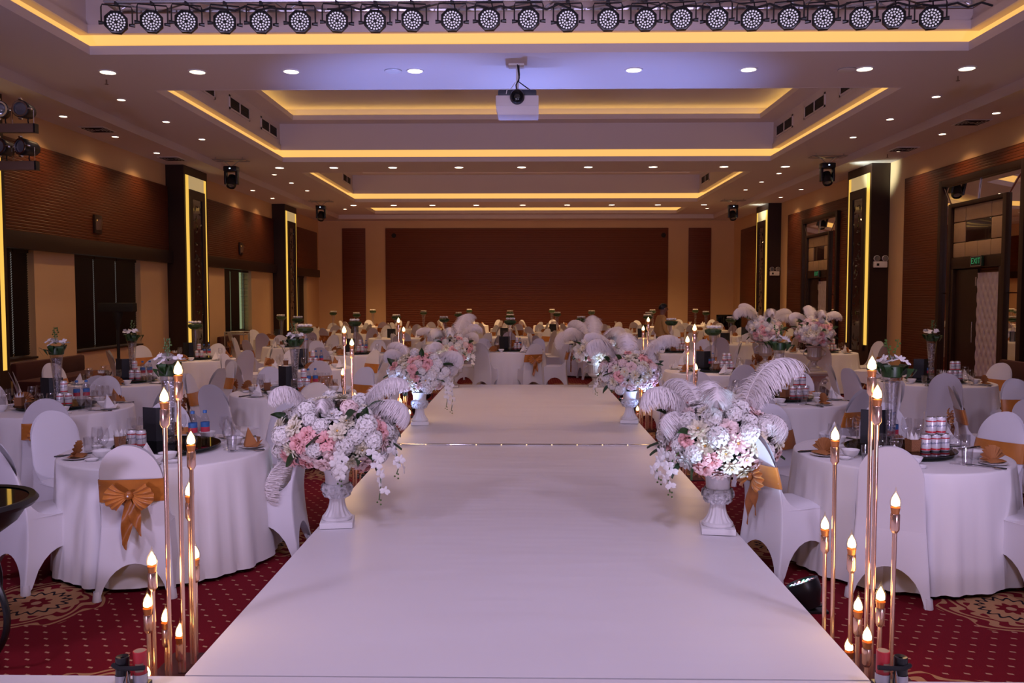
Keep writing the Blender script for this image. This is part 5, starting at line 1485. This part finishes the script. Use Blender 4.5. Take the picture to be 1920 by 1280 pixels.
def trolley(loc, label, m, w_, h):
    t = thing('service_trolley', label, 'trolley', loc)
    for z in (0.25, h - 0.08): MB().bbox(-w_ / 2, w_ / 2, -0.22, 0.22, z, z + 0.03, 0.006).build('shelf', m, t)
    for x in (-w_ / 2, w_ / 2):
        for y in (-0.22, 0.22):
            MB().tube([(x, y, 0.06), (x, y, h)], 0.014, 6).build('post', m, t)
            MB().lathe([(0.001, -0.015), (0.035, -0.012), (0.035, 0.012), (0.001, 0.015)], 12).xf(Matrix.Translation((x, y, 0.035)) @ Matrix.Rotation(PI / 2, 4, 'X')).build('castor', 'black', t)
    MB().tube([(-w_ / 2, -0.22, h), (w_ / 2, -0.22, h)], 0.014, 6).build('rail', m, t)
    MB().tube([(-w_ / 2, 0.22, h), (w_ / 2, 0.22, h)], 0.014, 6).build('rail', m, t)
trolley((-7.6, 21.8, 0), 'grey metal service trolley by the window-side middle column', 'alu', 0.5, 0.92)
sc = thing('display_stand', 'black framed display stand by the far wall, door side', 'display', (7.55, 31.0, 0))
MB().bbox(-0.42, 0.42, -0.05, 0.05, 0.55, 1.15, 0.01).build('panel', 'glass_black', sc)
fr = MB()
for a, b in ((-0.45, -0.40), (0.40, 0.45)): fr.box(a, b, -0.065, 0.065, 0.5, 1.18)
for a, b in ((0.5, 0.56), (1.12, 1.18)): fr.box(-0.45, 0.45, -0.065, 0.065, a, b)
fr.build('frame', 'black_matte', sc, False)
for x in (-0.4, 0.4): MB().box(x - 0.03, x + 0.03, -0.2, 0.2, 0, 0.5).build('foot', 'black_matte', sc, False)

# ================================================================== WAITER
def waiter(loc, rz):
    p = thing('person', 'waiter in yellow shirt and dark trousers walking between the far tables', 'person', loc, rz)
    J = {'pel': (0, 0, .93), 'waist': (0, .01, 1.05), 'chest': (0, .0, 1.27), 'neck': (0, .02, 1.43), 'nk2': (0, .03, 1.49), 'head': (0, .05, 1.56), 'crown': (0, .055, 1.645),
         'hipL': (-.09, 0, .88), 'kneeL': (-.095, .13, .50), 'ankL': (-.095, .08, .08), 'toeL': (-.10, .22, .035),
         'hipR': (.09, 0, .88), 'kneeR': (.095, -.02, .49), 'ankR': (.095, -.22, .11), 'toeR': (.10, -.10, .035),
         'shL': (-.17, 0, 1.37), 'elL': (-.22, -.06, 1.10), 'wrL': (-.21, .08, .90), 'haL': (-.20, .12, .82),
         'shR': (.17, 0, 1.37), 'elR': (.22, .02, 1.10), 'wrR': (.20, .18, .95), 'haR': (.19, .24, .90)}
    rad = {'pel': (.155, .11), 'waist': (.14, .10), 'chest': (.165, .115), 'neck': (.07, .07), 'nk2': (.055, .055), 'head': (.078, .092), 'crown': (.06, .07), 'hipL': .095, 'kneeL': .06, 'ankL': .043, 'toeL': .04,
           'hipR': .095, 'kneeR': .06, 'ankR': .043, 'toeR': .04, 'shL': .065, 'elL': .045, 'wrL': .032, 'haL': .035, 'shR': .065, 'elR': .045, 'wrR': .032, 'haR': .035}
    ks = list(J); E = [('pel', 'waist'), ('waist', 'chest'), ('chest', 'neck'), ('neck', 'nk2'), ('nk2', 'head'), ('head', 'crown')]
    for s in 'LR': E += [('pel', 'hip' + s), ('hip' + s, 'knee' + s), ('knee' + s, 'ank' + s), ('ank' + s, 'toe' + s), ('chest', 'sh' + s), ('sh' + s, 'el' + s), ('el' + s, 'wr' + s), ('wr' + s, 'ha' + s)]
    vs = [Vector(J[k]) for k in ks]; es = [(ks.index(a), ks.index(b)) for a, b in E]
    rr = [rad[k] for k in ks]
    for s in (-1, 1):        # five fingers on each hand
        h = ks.index('haL' if s < 0 else 'haR'); hp = vs[h]; wp = vs[ks.index('wrL' if s < 0 else 'wrR')]
        dirn = (hp - wp).normalized()
        for f in range(5):
            off = Vector((0.0, (f - 2) * 0.018, 0.0)) if f else Vector((0, 0.035, 0.02))
            b0 = hp + off * 0.8 + dirn * 0.02; b1 = b0 + dirn * (0.05 if f else 0.03) + off * 0.2
            vs += [b0, b1]; n0 = len(vs) - 2; es += [(h, n0), (n0, n0 + 1)]; rr += [0.011, 0.008]
    me = bpy.data.meshes.new('body'); me.from_pydata(vs, es, []); o = bpy.data.objects.new('body', me); COL.objects.link(o)
    md = o.modifiers.new('skin', 'SKIN'); md.use_smooth_shade = True
    for i, r in enumerate(rr): me.skin_vertices[0].data[i].radius = r if isinstance(r, tuple) else (r, r)
    for i in range(len(vs)): me.skin_vertices[0].data[i].use_root = (i == 0)
    sb = o.modifiers.new('sub', 'SUBSURF'); sb.levels = 2; sb.render_levels = 2
    m2 = bpy.data.meshes.new_from_object(o.evaluated_get(bpy.context.evaluated_depsgraph_get()))
    bpy.data.objects.remove(o)
    m2.materials.clear()
    for k in ('skin', 'shirt', 'trousers', 'black'): m2.materials.append(MATS[k])
    for f in m2.polygons:
        c = f.center; arm = abs(c.x) > 0.165
        f.material_index = 0 if c.z > 1.445 or (arm and c.z < 0.97 and c.z > 0.7) else 1 if (c.z > 0.97) else 2 if c.z > 0.1 else 3
        f.use_smooth = True
    link('body', m2, p)
    hr = MB().grid(lambda u, v: ((0.088) * math.cos(2 * PI * u) * math.sin(PI * v * 0.58), 0.045 + 0.105 * math.sin(2 * PI * u) * math.sin(PI * v * (0.58 if math.sin(2 * PI * u) < 0.3 else 0.40)), 1.60 + 0.098 * math.cos(PI * v * (0.62 if math.sin(2 * PI * u) < 0.3 else 0.42))), 20, 8, True)
    hr.build('hair', 'hair', p)
    fc = MB(); fc.ball((0, 0.145, 1.565), (0.012, 0.018, 0.02), 8, 6); fc.build('nose', 'skin', p)
    for s in (-1, 1):
        MB().ball((s * 0.03, 0.128, 1.59), 0.009, 6, 5).build('eye', 'hair', p); MB().ball((s * 0.082, 0.05, 1.57), (0.012, 0.022, 0.03), 8, 6).build('ear', 'skin', p)
    MB().ball((0, 0.135, 1.525), (0.022, 0.008, 0.006), 8, 5).build('mouth', 'label_red', p)
waiter((2.98, 18.3, 0), R_(-80))
